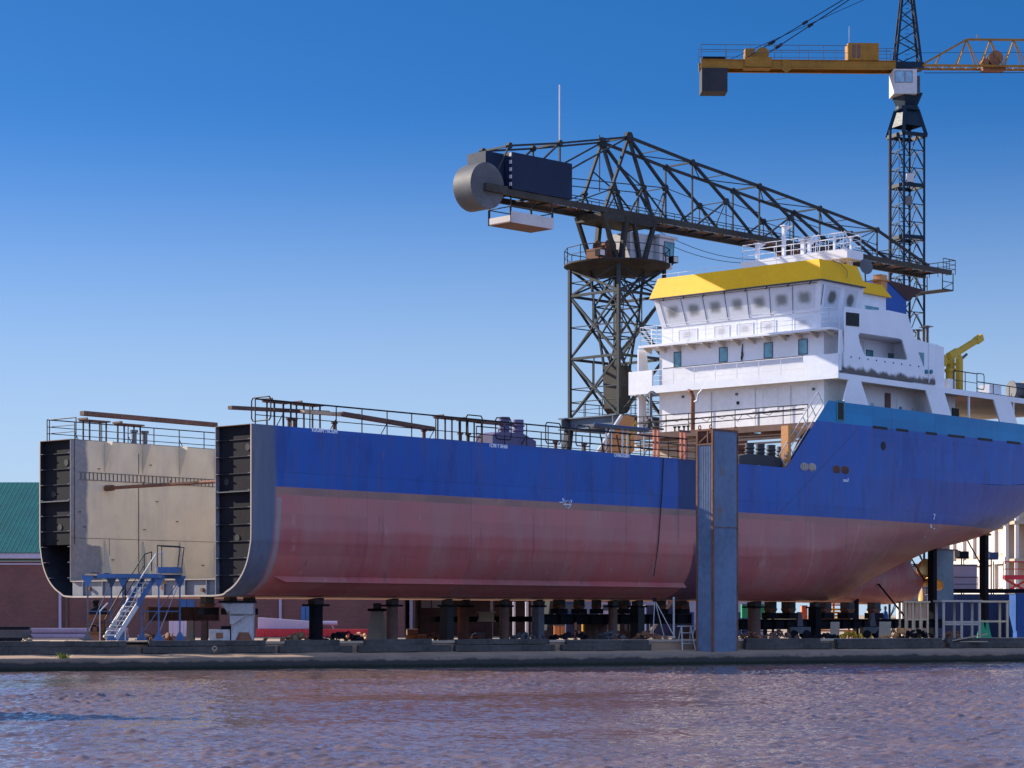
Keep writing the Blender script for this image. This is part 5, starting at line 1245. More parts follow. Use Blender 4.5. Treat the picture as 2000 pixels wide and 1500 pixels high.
# ---- tapered concrete block, keel stands, sunlit bracket
def stand(px, Z, wt, wb, h, label, mat, nm='concrete_block', head=True):
    x = (px-CX)/F*Z; g_ = gz(x, Z); t = root(nm, x, Z, g_, R(-12), label, 'stand')
    a, c = wt/2/F*Z, wb/2/F*Z; b = MB(); lo_ = [(-c, -c*.8, 0), (c*.8, -c*.8, 0), (c*.8, c*.8, 0), (-c, c*.8, 0)]; hi_ = [(-a, -a*.8, h), (a, -a*.8, h), (a, a*.8, h), (-a, a*.8, h)]
    b.add(lo_+hi_, ((3, 2, 1, 0), (4, 5, 6, 7), (0, 1, 5, 4), (1, 2, 6, 5), (2, 3, 7, 6), (3, 0, 4, 7))); b.build('body', mat, t, bevel=.02)
    if head:
        b = MB(); b.box(-a*1.5, a*1.5, -a, a, h+.002, h+.14); b.build('top_plate', M_dark, t)
        b = MB(); b.box(-a*.6, a*.6, -a*.6, a*.6, h+.142, h+.4); b.build('packing', M_tim, t)
stand(737, 112, 22, 38, 1.45, 'tapered concrete block with sunlit left face under the hull', M_conc)
stand(1631, 131, 17, 19, .95, 'sunlit square concrete stub left of the second pale bogie', M_conc, head=False)
stand(1729, 131, 22, 25, .95, 'wide sunlit concrete stub in front of the orange debris', M_conc, head=False)
stand(400, 106, 12, 14, .95, 'narrow dark stub between scaffold stairs and white bogie', M_brown, 'steel_stub', False)
stand(373, 108, 14, 16, 1.0, 'pale grey stub right of the scaffold stairs', M_conc, 'steel_stub', False)
x, y = W_(950, 6.0); t = root('steel_bracket', x, y, gz(x, y), R(-10), 'sunlit welded steel bracket on a post behind the reddish-brown prop', 'bracket')
b = MB(); b.box(-.45, .45, -.3, .3, 1.45, 1.5); b.box(-.45, .45, -.3, .3, .98, 1.03); b.prism([(-.4, -.28, 1.03), (-.3, -.28, 1.45), (.3, -.28, 1.03)], (0, .05, 0)); b.prism([(-.4, .0, 1.03), (-.4, .0, 1.45), (.4, .0, 1.45), (.4, 0, 1.03)], (0, .05, 0)); b.build('shelf', M_wood, t)
b = MB(); b.box(.0, .3, -.15, .15, 0, .98); b.prism([(-.35, -.1, 0), (0, -.1, 0), (0, -.1, .6)], (0, .2, 0)); b.build('stem', M_brown, t)
# rusty keel stand beside the scaffold
x, Z = (191-CX)/F*103, 103; t = root('keel_stand', x, Z, gz(x, Z), R(-15), 'rusty waisted keel stand with a dark rounded head left of the blue stairs', 'stand')
b = MB(); b.box(-.26, .26, -.26, .26, 0, .42); b.box(-.4, .4, -.38, .38, .42, .47); b.box(-.3, -.2, -.3, .3, .47, .78); b.box(.2, .3, -.3, .3, .47, .78); b.box(-.12, .1, -.3, .3, .47, .7); b.box(-.4, .4, -.38, .38, .78, .82); b.build('foot', M_rust, t, bevel=.015)
b = MB(); A = [(-.18, -.18, .82), (.18, -.18, .82), (.18, .18, .82), (-.18, .18, .82)]; C = [(-.4, -.36, 1.25), (.4, -.36, 1.25), (.4, .36, 1.25), (-.4, .36, 1.25)]; b.add(A+C, ((3, 2, 1, 0), (4, 5, 6, 7), (0, 1, 5, 4), (1, 2, 6, 5), (2, 3, 7, 6), (3, 0, 4, 7))); b.build('funnel_top', M_rust, t)
b = MB(); b.box(-.42, .42, -.4, .4, 1.252, 1.3); b.prism([(-.34, -.3, 1.3), (.34, -.3, 1.3), (.3, -.3, 1.52), (.05, -.3, 1.62), (-.2, -.3, 1.5)], (0, .6, 0)); b.lathe([(.12, 1.6), (.13, 1.78), (.17, 1.8), (.17, 1.9)], (-.12, 0, 0), n=12); b.build('rounded_head', M_dark, t, bevel=.02)

# ---- blue scaffold stairs
SZ = 100.2; sx = lambda px: (px-CX)/F*SZ
t = root('scaffold_stairs', sx(262), SZ, 1.2, R(2), 'blue steel work platform with a flight of stairs at the open end of the hull', 'stairs')
ox = sx(262); lx = lambda px: sx(px)-ox; lz = lambda py: CZ+(YH-py)/F*SZ-1.2
def leg(px, y, z1, mat=M_blue, w=.09):
    b = MB(); X = lx(px); w = .065; b.box(X-w/2, X+w/2, y-w/2, y+w/2, .02, z1); b.prism([(X-.25, y, .02), (X+.25, y, .02), (X+.05, y, .38), (X-.05, y, .38)], (0, .02, 0)); b.box(X-.2, X+.2, y-.12, y+.12, 0, .02); b.build('leg', mat, t)
zp = lz(1124)
for px, y, m in ((176, -.6, M_steel), (213, .8, M_blue), (244, -.62, M_blue), (272, .8, M_blue), (313, -.6, M_blue), (347, .8, M_blue)): leg(px, y, zp, m)
b = MB(); b.box(lx(172), lx(302), -.7, .9, zp, zp+.06); b.build('platform_floor', M_wood, t)
b = MB(); b.box(lx(195), lx(320), -.74, -.7, zp-.12, zp+.06); b.box(lx(172), lx(350), .9, .94, zp-.12, zp+.06); b.build('edge_beam', M_blue, t)
for px, y in ((176, -.6), (213, .8), (244, -.62), (313, -.6), (347, .8)):
    X = lx(px); b = MB(); b.prism([(X-.28, y-.06, zp-.01), (X+.28, y-.06, zp-.01), (X+.05, y-.06, zp-.5), (X-.05, y-.06, zp-.5)], (0, .02, 0)); b.build('gusset', M_blue, t)
b = MB(); b.box(lx(311), lx(352), -.7, .9, zp+.1, zp+.36); b.build('upper_landing', M_blue, t)
a = Vector((lx(213), -1.3, .12)); c = a+Vector((1.55, 1.3, zp-.14)); wd = Vector((.56, -.42, 0)); mid = a.lerp(c, .52)
for o_ in (Vector(), wd):
    b = MB(); b.bar(mid+o_, c+o_, .05, .2); b.build('stringer', M_blue, t)
    b = MB(); b.bar(a+o_, mid+o_, .05, .2); b.build('stringer', M_zinc, t)
dn = Vector((1.55, 1.3, 0)).normalized()*.12
for i in range(13):
    p = a.lerp(c, (i+.6)/13.2); b = MB(); b.prism([p-dn, p+wd-dn, p+wd+dn, p+dn], (0, 0, .035)); b.build('tread', M_zinc, t)
up = Vector((0, 0, .95))
for o_ in (Vector((0, 0, 0)), wd):
    b = MB(); e_ = c+o_+up+Vector((.3, .2, .12)); b.path([a+o_, a+o_+up*.85, mid+o_+up, c+o_+up, e_, e_-Vector((0, 0, .9))], .026, 6)
    b.tube(a+o_+up*.45, c+o_+up*.5, .018, 5); b.tube(mid+o_, mid+o_+up, .022); b.tube(c+o_, c+o_+up, .022); b.build('handrail', M_zinc if o_.x else M_rail, t)
b = MB(); z_ = zp+.36
b.path([Vector((lx(311), -.68, z_)), Vector((lx(311), -.68, z_+.95)), Vector((lx(355), -.68, z_+.9)), Vector((lx(350), -.68, z_))], .022, 6); b.path([Vector((lx(311), .88, z_)), Vector((lx(311), .88, z_+.95)), Vector((lx(355), .88, z_+.9)), Vector((lx(350), .88, z_))], .022, 6); b.tube((lx(311), -.68, z_+.95), (lx(311), .88, z_+.95), .022, 6); b.build('landing_railing', M_rail, t)
for px, y in ((205, -1.5), (250, -.9)):
    b = MB(); b.tube((lx(px), y, 0), (lx(px), y, 1.3), .028, 6); b.tube((lx(px), y, 1.3), (lx(px)+.3, y+.3, 1.65), .028, 6); b.build('rail_post', M_zinc, t)
for (x0_, y0_), (x1_, y1_) in (((lx(176), -.6), (lx(213), .8)), ((lx(313), -.6), (lx(347), .8)), ((lx(272), .8), (lx(347), .8))):
    b = MB(); b.tube((x0_, y0_, zp*.45), (x1_, y1_, zp*.45), .03, 6); b.tube((x0_, y0_, .3), (x1_, y1_, zp-.2), .02, 6); b.build('brace', M_blue, t)
b = MB(); b.bar((lx(308), -.3, zp+.05), (lx(322), .2, zp-.35), .25, .05); b.build('loose_plate', M_conc, t)
b = MB(); b.box(lx(180), lx(192), -.5, .3, zp+.062, zp+.13); b.box(lx(206), lx(213), -.4, .4, zp+.062, zp+.1); b.build('deck_plank', M_tim, t)
t = root('plank_mat', sx(262), 99.4, 1.155, R(23.5), 'flat timber mat of planks under the blue scaffold stairs', 'plank')
b = MB()
for i in range(5): b.box(-2.3, 2.3, -.75+i*.3, -.47+i*.3, 0, .05)
b.build('planks', M_tim2, t)

# ---- blue corrugated pillar
C0 = at(1392, 1275, 107.9); A_ = R(45)
t = root('corrugated_pillar', C0.x, C0.y, .5, A_, 'tall blue corrugated steel box pillar with open rusty top frame at the quay edge', 'pillar')
Hh_ = CZ+(YH-838)/F*107.9-.5; RW, LW = 1.8, .95
M_pil = paint('pillar_blue', (.12, .165, .25), .65, .28, (.19, .12, .09), .3, .8)
def corr(n, w, depth, z0, z1, axis):
    m = MB(); pts = []
    for i in range(n):
        for f_, d in ((0, 0), (.3, 0), (.5, depth), (.8, depth)):
            pts.append(((i+f_)/n*w, d))
    pts.append((w, 0))
    P = [(x, -d, z) if axis == 0 else (-d, x, z) for z in (z0, z1) for x, d in pts]
    n_ = len(pts)
    for k in range(n_-1): m.quad(P[k], P[k+1], P[n_+k+1], P[n_+k])
    return m
m = corr(9, RW, .028, 0, Hh_, 0); m.build('ribbed_face', M_pil, t)
m = corr(9, LW, .022, 0, Hh_-.72, 1); m.build('ribbed_face', M_pil, t)
b = MB(); b.box(.01, RW, LW, LW+.04, 0, Hh_); b.box(RW-.04, RW, .01, LW, 0, Hh_); b.build('back_plate', M_rust, t)
b = MB()
for x, y in ((0, 0), (RW, 0), (0, LW), (RW, LW)): b.box(x-.05, x+.05, y-.05, y+.05, -.02, Hh_+.03)
b.box(.05, RW-.05, -.05, .05, Hh_-.06, Hh_+.03); b.box(-.05, .05, .05, LW-.05, Hh_-.06, Hh_+.03); b.box(-.05, .05, .05, LW-.05, Hh_-.74, Hh_-.66); b.box(.05, RW-.05, LW-.05, LW+.05, Hh_-.06, Hh_+.03)
b.bar((0, .08, Hh_-.1), (0, LW-.08, Hh_-.64), .06); b.bar((-.02, LW*.3, Hh_-.1), (-.02, LW*.3, Hh_-.7), .06)
b.box(.02, RW-.02, -.045, -.03, 6.0, 6.03); b.build('corner_frame', M_rust, t)
for x, y in ((.0, LW*.85), (.0, .12), (RW-.1, 0)):
    b = MB(); n = 12
    for k in range(n):
        a0, a1 = math.pi*2*k/n, math.pi*2*(k+1)/n; b.bar((x+.09*math.cos(a0), y, Hh_+.12+.09*math.sin(a0)), (x+.09*math.cos(a1), y, Hh_+.12+.09*math.sin(a1)), .04)
    b.build('lifting_eye', M_rust, t)

# ---- brick hall with green roof, dark open shed
def brick_mat():
    tt_ = NT('brown_brick'); br = tt_.n('ShaderNodeTexBrick'); tt_.l(tt_.co.outputs['Object'], br.inputs[0])
    mpn = tt_.n('ShaderNodeMapping'); mpn.inputs['Rotation'].default_value = (R(90), 0, 0); tt_.l(tt_.co.outputs['Object'], mpn.inputs[0]); tt_.l(mpn.outputs[0], br.inputs[0])
    br.inputs['Scale'].default_value = 1; br.inputs['Brick Width'].default_value = .3; br.inputs['Row Height'].default_value = .1; br.inputs['Mortar Size'].default_value = .012
    br.inputs['Color1'].default_value = (.19, .07, .055, 1); br.inputs['Color2'].default_value = (.14, .055, .05, 1); br.inputs['Mortar'].default_value = (.16, .10, .09, 1)
    n = tt_.noise(.5, 5, .6); c = tt_.mix(tt_.math('MULTIPLY', tt_.ramp(n, .45, .7), .45), br.outputs[0], (.10, .05, .05)); return tt_.done(c, .85, 0, .2)
M_brick = brick_mat()
BZ_ = 180.0; bx = lambda px: (px-CX)/F*BZ_; bz = lambda py: CZ+(YH-py)/F*BZ_
g0 = .55
t = root('brick_hall', bx(300), BZ_, g0, 0, 'long brown brick hall with a green sheet roof behind the ship', 'building')
X0, X1 = -26, bx(790)-bx(300); e_ = bz(1096)-g0
b = MB(); b.box(X0, X1, 0, .4, 0, e_); b.box(X0, X0+.4, .4, 26, 0, e_); b.box(X1-.4, X1, .4, 26, 0, e_); b.box(X0, X1, 26, 26.4, 0, e_); b.build('wall', M_brick, t)
b = MB(); b.box(X0-.3, X1+.3, -.5, .0, bz(1091)-g0, bz(1081)-g0); b.build('fascia', M_lilac, t)
b = MB(); b.box(X0, X1, -.06, -.003, bz(1103)-g0, bz(1100)-g0); b.build('string_course', M_lilac, t)
M_roof = paint('green_sheet_roof', (.002, .095, .09), .6, .15, (.02, .09, .08), .1)
m = MB(); ry, rz = 13.0, bz(942)-g0; ez = bz(1080)-g0
rz = CZ+(YH-942)/F*(BZ_+13)-g0
nr = 120
for i in range(nr):
    xa, xb = X0-.4+(X1-X0+.8)*i/nr, X0-.4+(X1-X0+.8)*(i+1)/nr; w_ = (xb-xa)*.25
    m.quad((xa, -.6, ez), (xb-w_, -.6, ez), (xb-w_, ry, rz), (xa, ry, rz)); m.quad((xb-w_, -.6, ez), (xb-w_*.5, -.6, ez+.012), (xb-w_*.5, ry, rz+.012), (xb-w_, ry, rz)); m.quad((xb-w_*.5, -.6, ez+.012), (xb, -.6, ez), (xb, ry, rz), (xb-w_*.5, ry, rz+.012))
m.quad((X0-.4, ry, rz), (X1+.4, ry, rz), (X1+.4, 27, ez), (X0-.4, 27, ez)); m.build('roof', M_roof, t)
b = MB(); b.prism([(X1-.001, .0, e_), (X1-.001, 26.4, e_), (X1-.001, ry, rz-.15)], (-.3, 0, 0)); b.prism([(X0+.001, .0, e_), (X0+.001, 26.4, e_), (X0+.001, ry, rz-.15)], (.3, 0, 0)); b.build('gable', M_brick, t)
for px, m_ in ((118, M_lilac), (131, M_brown), (548, M_lilac)):
    b = MB(); x = bx(px)-bx(300); b.tube((x, -.12, .2), (x, -.12, e_-.1), .12, 8); b.build('drainpipe', m_, t)
for px0, px1, y0, y1 in ((350, 380, 1171, 1205), (588, 606, 1184, 1236)):
    a, c = bx(px0)-bx(300), bx(px1)-bx(300); b = MB(); b.box(a, c, -.08, -.003, bz(y1)-g0, bz(y0)-g0); d_ = b.build('blue_door', M_blue, t); k_ = MB(); k_.box((a+c)/2-.03, (a+c)/2+.03, -.1, -.082, bz(y1)-g0+.05, bz(y0)-g0-.05); k_.build('door_post', M_navy, d_)
# dark open shed to the right
t = root('open_shed', bx(1010), BZ_+2, g0, 0, 'dark open-fronted shed with pale windows seen under the hull', 'building')
a, c = bx(801)-bx(1010), bx(1120)-bx(1010)
b = MB(); b.box(a, c, 9, 9.3, 0, 5.4); b.box(a, a+.3, 0, 9, 0, 5.4); b.box(c-.3, c, 0, 9, 0, 5.4); b.build('wall', M_brown, t)
b = MB(); b.box(a-.4, c+.4, -.6, 9.6, 5.4, 5.65); b.build('roof', M_dark, t)
for px in (801, 880, 960, 1040, 1118):
    x = bx(px)-bx(1010); b = MB(); b.box(x-.12, x+.12, -.3, -.06, 0, 5.4); b.build('column', M_brown if px > 801 else M_lilac, t)
for px0, px1 in ((812, 832), (834, 856)):
    a_, c_ = bx(px0)-bx(1010), bx(px1)-bx(1010); window(t, [(a_, 8.98, 2.35), (c_, 8.98, 2.35), (c_, 8.98, 3.3), (a_, 8.98, 3.3)], (0, -1, 0), .05, paint('pale_pane', (.45, .42, .38), .5, .1), M_frame, .05)

# low violet-grey hall closing the yard behind the middle of the hull
M_vio = paint('violet_render', (.36, .30, .36), .8, .12, (.2, .15, .16), .1)
t = root('low_hall', bx(1270), 192, g0, 0, 'low violet-grey hall with dark sliding doors seen under the middle of the hull', 'building')
b = MB(); b.box(-9, 10.5, 0, 8, 0, 3.9); b.build('wall', M_vio, t)
b = MB(); b.box(-9.3, 10.8, -.4, 8.4, 3.9, 4.15); b.build('roof', M_brown, t)
for x0_, x1_ in ((-8.2, -4.6), (-3.6, -.4), (1.2, 4.4), (5.4, 9.6)):
    b = MB(); b.box(x0_, x1_, -.08, -.003, 0, 2.0); b.build('sliding_door', M_brown if x0_ < 0 else M_navy, t)
for x0_ in (-7, -2.4, 2.2, 6.5):
    window(t, [(x0_, -.003, 2.5), (x0_+1.5, -.003, 2.5), (x0_+1.5, -.003, 3.3), (x0_, -.003, 3.3)], (0, -1, 0), .05, M_navy, M_cab, .06)
# ---- things standing in front of the hall
def wbox(name, px0, px1, py0, py1, Z, dep, mat, label, cat, ribs=0, lid=None, group=None, rot=0.):
    x0_, x1_ = (px0-CX)/F*Z, (px1-CX)/F*Z; z0_, z1_ = CZ+(YH-py1)/F*Z, CZ+(YH-py0)/F*Z; xc = (x0_+x1_)/2; w = (x1_-x0_)/2; h = z1_-z0_
    t = root(name, xc, Z, z0_, rot, label, cat, group)
    b = MB(); b.box(-w, w, 0, dep, 0, h)
    for i in range(ribs): x = -w+2*w*(i+.5)/ribs; b.box(x-w*.35/ribs, x+w*.35/ribs, -.035, .02, h*.06, h*.94)
    b.build('body', mat, t, bevel=min(.012, w*.05))
    if lid: b = MB(); b.box(-w*1.04, w*1.04, -.06, dep+.06, h+.002, h+.002+lid); b.build('lid', M_steel if mat is not M_steel else M_dark, t)
    return t, w, h
# lilac pipes by the hall wall, timber pile
M_pip = paint('pipe_violet_grey', (.24, .18, .25), .55, .2)
t = root('pipe_stack', bx(115)*.9, 162, gz(-30, 162), 0, 'stack of long lilac steel pipes lying in front of the brick wall', 'pipes')
for i, (y, z) in enumerate(((0, .22), (.46, .22), (.92, .22), (.23, .62), (.69, .62))):
    b = MB(); b.tube((-4.6, y, z), (4.8, y, z), .22, 14); b.build('pipe', M_pip, t, smooth=40)
t = root('timber_pile', (22-CX)/F*101, 101, 1.16, R(20), 'dark weathered timber pile at the far left of the yard', 'timber pile')
for r_ in range(4):
    for c_ in range(4):
        b = MB(); j = random.uniform(-.12, .12); b.box(-.85+j, .75+j, -.5+c_*.26, -.26+c_*.26, r_*.17, r_*.17+.155); b.build('timber', M_tim if (r_+c_) % 3 else M_dark, t, bevel=.012)
t = root('bollard_heap', (20-CX)/F*103, 103.2, 1.14, R(15), 'low dark heap of blocks beside the timber pile', 'heap')
b = MB(); rr_ = random.Random(4)
for i in range(14): x, y = rr_.uniform(-.8, .9), rr_.uniform(-.4, .4); s_ = rr_.uniform(.08, .2); b.box(x-s_, x+s_, y-s_, y+s_*.7, 0, s_*1.4)
b.build('rubble', M_tim, t)
# red flat rack with the lilac boom on it
t, w, h = wbox('flat_rack', 500, 722, 1229, 1244, 168, 2.2, M_red, 'long low red flat rack in front of the brick hall', 'flat rack', 9)
t = root('crane_boom_section', (575-CX)/F*168, 169, CZ+(YH-1228.5)/F*168, 0, 'pale lilac tapered boom section lying on the red flat rack', 'boom')
b = MB(); b.prism([(-2.8, 0, 0), (1.6, 0, 0), (1.4, 0, .55), (-2.8, 0, .86)], (0, 1.2, 0)); b.build('box_section', M_lilac, t, bevel=.03)
b = MB(); b.tube((1.6, .6, .42), (3.05, .6, .42), .17, 14); b.box(1.1, 1.9, .4, .8, .2, .26); b.bar((2.6, .6, .3), (2.8, .6, 0), .07); b.build('end_tube', M_lilac, t, smooth=40)
t, w, h = wbox('cabin_hut', 330, 372, 1203, 1243, 160, 1.8, M_lilac, 'low lilac hut glimpsed between the scaffold legs', 'hut', 4, .06)
# ring chain clutter near the props
def heap(px, Z, n, r, mat, label, seed, nm='scrap_heap'):
    x = (px-CX)/F*Z; t = root(nm, x, Z, gz(x, Z), 0, label, 'scrap'); rg = random.Random(seed); b = MB()
    for i in range(n):
        p = Vector((rg.gauss(0, r*.5), rg.gauss(0, r*.4), 0)); h = max(.05, (r*.5-abs(p.x)*.4)); d = Vector((rg.uniform(-1, 1), rg.uniform(-1, 1), rg.uniform(-.2, .5))).normalized()*rg.uniform(.12, .32)
        p.z = rg.uniform(.05, h)
        if i % 3 == 0: b.tube(p-d, p+d, rg.uniform(.02, .05), 6)
        elif i % 3 == 1: b.bar(p-d*.8, p+d*.8, rg.uniform(.06, .16), rg.uniform(.03, .1))
        else: b.lathe([(.1, -.05), (.15, -.04), (.15, .04), (.1, .05)], p, d, 8)
    b.build('pieces', mat, t)['kind'] = 'stuff'
heap(585, 108, 34, .9, M_wood, 'pale sunlit scrap of chain and offcuts left of the thick black prop', 2)
heap(672, 106, 30, .9, M_dark, 'dark scrap heap right of the thick black prop', 3)
heap(1000+25, 118, 30, .8, M_steel, 'grey scrap left of the blue-grey square prop', 5)
heap(1115, 118, 30, 1.0, M_dark, 'dark hose and scrap heap in front of the long launching beam', 6)
heap(1760, 128, 44, 1.1, M_orange, 'orange sunlit debris under the stern launching beam', 8)
heap(1792, 124, 34, .9, M_dark, 'dark debris at the right end of the stern launching beam', 9)
heap(1470, 120, 20, .7, M_rust, 'rusty scrap right of the blue corrugated pillar', 10)
t, w, h = wbox('steel_skip', 792, 832, 1240, 1249, 122, .9, M_rust, 'low rusty skip of scrap on the sunlit ground', 'skip', 5)
b = MB(); b.lathe([(.22, -.3), (.22, .3)], (-.2, .3, h+.1), (1, .2, 0), 12); b.build('roll', M_brown, t)
t, w, h = wbox('winch_box', 933, 948, 1237, 1248, 118, .5, M_brown, 'small brown box with a hose beside the sunlit bracket', 'box', 0, .04)
b = MB(); b.path([(-w, .2, h*.9), (-w-.15, .2, h*1.05), (-w-.3, .2, h*.7), (-w-.33, .2, .05)], .04, 6); b.build('hose', M_cab, t)
# blue containers, stairs, panels under the middle of the hull
t, w, h = wbox('blue_container', 1262, 1330, 1183, 1242, 150, 2.4, M_navy, 'dark blue container behind the steel yard stairs', 'container', 12, .05)
t, w, h = wbox('blue_container', 1105, 1126, 1215, 1246, 140, 2.2, M_navy, 'narrow dark blue container end behind the orange post', 'container', 4, .05)
t = root('yard_stairs', (1288-CX)/F*138, 138, gz(10, 138), 0, 'light steel yard stairs climbing to the right under the hull', 'stairs')
a, c = Vector((-.6, 0, .3)), Vector((.75, 0, 2.3)); 
for y in (0, .7): b = MB(); b.bar(a+Vector((0, y, 0)), c+Vector((0, y, 0)), .05, .16); b.build('stringer', M_zinc, t)
for i in range(8): p = a.lerp(c, (i+.5)/8); b = MB(); b.box(p.x-.14, p.x+.14, .03, .67, p.z-.02, p.z+.02); b.build('tread', M_zinc, t)
b = MB(); b.path([a+Vector((0, -.05, .05)), a+Vector((0, -.05, .9)), c+Vector((0, -.05, .9))], .025); b.build('handrail', M_zinc, t)
t, w, h = wbox('storage_cabinet', 1082, 1094, 1222, 1244, 142, .8, M_orange, 'left orange cabinet of the pair behind the launching beam', 'cabinet', 2, .04, 'orange cabinets')
t, w, h = wbox('storage_cabinet', 1095, 1106, 1222, 1244, 142, .8, M_orange, 'right orange cabinet of the pair behind the launching beam', 'cabinet', 2, .04, 'orange cabinets')
def pole(px, Z, z1, r, mat, label, nm='marker_post', lean=0.):
    x = (px-CX)/F*Z; g_ = gz(x, Z); t = root(nm, x, Z, g_, 0, label, 'post'); b = MB(); b.tube((0, 0, 0), (lean, 0, z1), r, 10); b.build('shaft', mat, t, smooth=40); b = MB(); b.lathe([(r*2, 0), (r*2, .06)], n=12); b.build('foot', M_rust, t); b = MB(); b.lathe([(r*1.25, 0), (r*1.25, .05), (r*.5, .08)], (lean, 0, z1), n=10); b.build('cap', mat, t)
pole(1124, 122, .85, .055, M_salmon, 'bright orange-red post behind the dark hose heap')
pole(1137, 122, .4, .05, M_salmon, 'short leaning orange-red post right of the upright one', lean=-.18)
pole(1137+3, 135, 1.1, .12, M_amber, 'amber yellow post seen below the launching beam')
pole(1316, 112, 2.0, .05, M_zinc, 'thin grey pole standing left of the blue corrugated pillar')
pole(1004, 160, 2.6, .1, M_cab, 'white pipe stub rising behind the reddish-brown prop')
pole(1029, 160, 2.6, .12, M_cab, 'white valve post left of the blue-grey square prop')
pole(1069, 150, 2.9, .06, M_cab, 'slim white pipe above the left end of the launching beam')
for px0, px1, l, m_ in ((1100, 1126, 'blue-black machine', M_navy), (1068, 1085, 'lilac machine', M_lilac), (1172, 1196, 'lilac cabin', M_lilac), (1200, 1230, 'pale cabin with dark window', M_cab)):
    t, w, h = wbox('site_cabin', px0, px1, 1176, 1206, 172, 2.2, m_, l+' glimpsed between the keel blocks under the hull', 'cabin', 0, .08)
    b = MB(); b.box(-w*.6, w*.6, -.04, -.003, h*.45, h*.85); b.build('window', M_frame, t)
    b = MB()
    for x in (-w+.1, w-.1): b.box(x-.07, x+.07, .2, .4, -h*1.1, 0)
    b.build('legs', M_dark, t)
for i, (px, l) in enumerate(((1150, 'left'), (1163, 'middle'), (1176, 'right'))):
    x = (px-CX)/F*126; t = root('oil_drum', x, 126, gz(x, 126), .3*i, '%s one of three dark drums below the launching beam' % l, 'drum', 'dark drums below the launching beam')
    b = MB(); b.lathe([(.27, 0), (.28, .02), (.28, .28), (.3, .3), (.28, .32), (.28, .55), (.3, .57), (.28, .59), (.28, .85), (.25, .86)], n=16); b.build('shell', M_brown, t, smooth=40); b = MB(); b.lathe([(.05, 0), (.05, .03)], (.12, 0, .86), n=8); b.build('bung', M_steel, t)
# A-frame trestle beside the pillar
t = root('folding_trestle', (1340-CX)/F*109.5, 109.5, .62, R(20), 'light blue-grey folding trestle on the ledge beside the corrugated pillar', 'trestle')
for s_ in (-1, 1):
    b = MB()
    for x in (-.35, .35): b.tube((x, s_*.35, 0), (x*.7, s_*.03, 1.15), .028, 6)
    b.tube((-.33, s_*.25, .35), (.33, s_*.25, .35), .022, 6); b.tube((-.28, s_*.1, .85), (.28, s_*.1, .85), .022, 6); b.build('frame', M_zinc, t)
b = MB(); b.box(-.45, .45, -.06, .06, 1.15, 1.2); b.build('top_bar', M_zinc, t)
pole(1352, 110.2, .95, .03, M_zinc, 'short grey stake between folding trestle and corrugated pillar', lean=.2)
x = (1296-CX)/F*116; t = root('cable_stand', x, 116, gz(x, 116), 0, 'thin leaning tripod with cables left of the steel yard stairs', 'tripod'); b = MB()
for p in ((-.55, 0, 0), (.6, -.3, 0), (.1, .5, 0)): b.tube(p, (-.45, 0, 2.0), .025, 6)
b.build('legs', M_zinc, t); b = MB(); b.lathe([(.1, -.1), (.1, .1)], (-.45, 0, 2.02), n=10); b.build('head', M_dark, t)

# ---- right: lockers, racks, trestles, containers, shed, white block, scissor lift
for i, (p0, p1, l) in enumerate(((1449, 1466, 'left'), (1482, 1492, 'narrow middle'), (1495, 1513, 'right'))):
    wbox('green_locker', p0, p1, 1181, 1207, 165, .9, M_green, '%s green locker seen under the hull right of the pillar' % l, 'locker', 3, .05, 'green lockers')
    x0_, x1_ = (p0-CX)/F*165, (p1-CX)/F*165; t = root('locker_stand', (x0_+x1_)/2, 165, gz(x0_, 165), 0, 'dark stand carrying the %s green locker' % l, 'stand', 'locker stands'); b = MB()
    for x in (-.25, .25): b.box(x-.05, x+.05, 0, .8, 0, CZ+(YH-1207)/F*165-gz(x0_, 165))
    b.build('legs', M_dark, t); b = MB(); b.box(-.3, .3, 0, .85, .5, .55); b.build('shelf', M_dark, t)
wbox('salmon_cabinet', 1566, 1577, 1184, 1243, 150, .8, M_salmon, 'tall salmon-orange cabinet behind the stern launching beam', 'cabinet', 2, .05)
t = root('pipe_rack', (1622-CX)/F*150, 150, gz(21, 150), 0, 'orange and amber pipe rack behind the stern launching beam', 'rack')
for x in (-.9, .2, 1.2): b = MB(); b.box(x-.07, x+.07, -.07, .07, 0, 2.4); b.build('upright', M_orange, t)
for z in (.5, 1.5, 2.2): b = MB(); b.bar((-1.2, -.1, z), (1.5, -.1, z), .1); b.build('arm', M_salmon, t)
b = MB()
for i in range(7): b.tube((-1.1+.1*i, -.25, .6+.22*i), (1.2, -.2+.05*i, .7+.2*i), .06, 8)
b.build('stored_pipes', M_amber, t)
for px, l, m_ in ((1668, 'white gas bottle', M_cab), (1712, 'blue gas bottle', M_cobalt), (1729, 'right-hand blue gas bottle', M_cobalt), (1697, 'yellow gas bottle', M_amber)):
    x = (px-CX)/F*152; t = root('gas_bottle', x, 152, gz(x, 152), 0, l+' standing behind the stern launching beam', 'gas bottle', 'gas bottles')
    b = MB(); b.lathe([(.2, 0), (.2, 1.55), (.14, 1.75), (.06, 1.82), (.06, 1.95)], n=14); b.build('cylinder', m_, t, smooth=40); b = MB(); b.lathe([(.1, 1.9), (.1, 2.1), (.03, 2.14)], n=10); b.build('cap', M_steel, t)
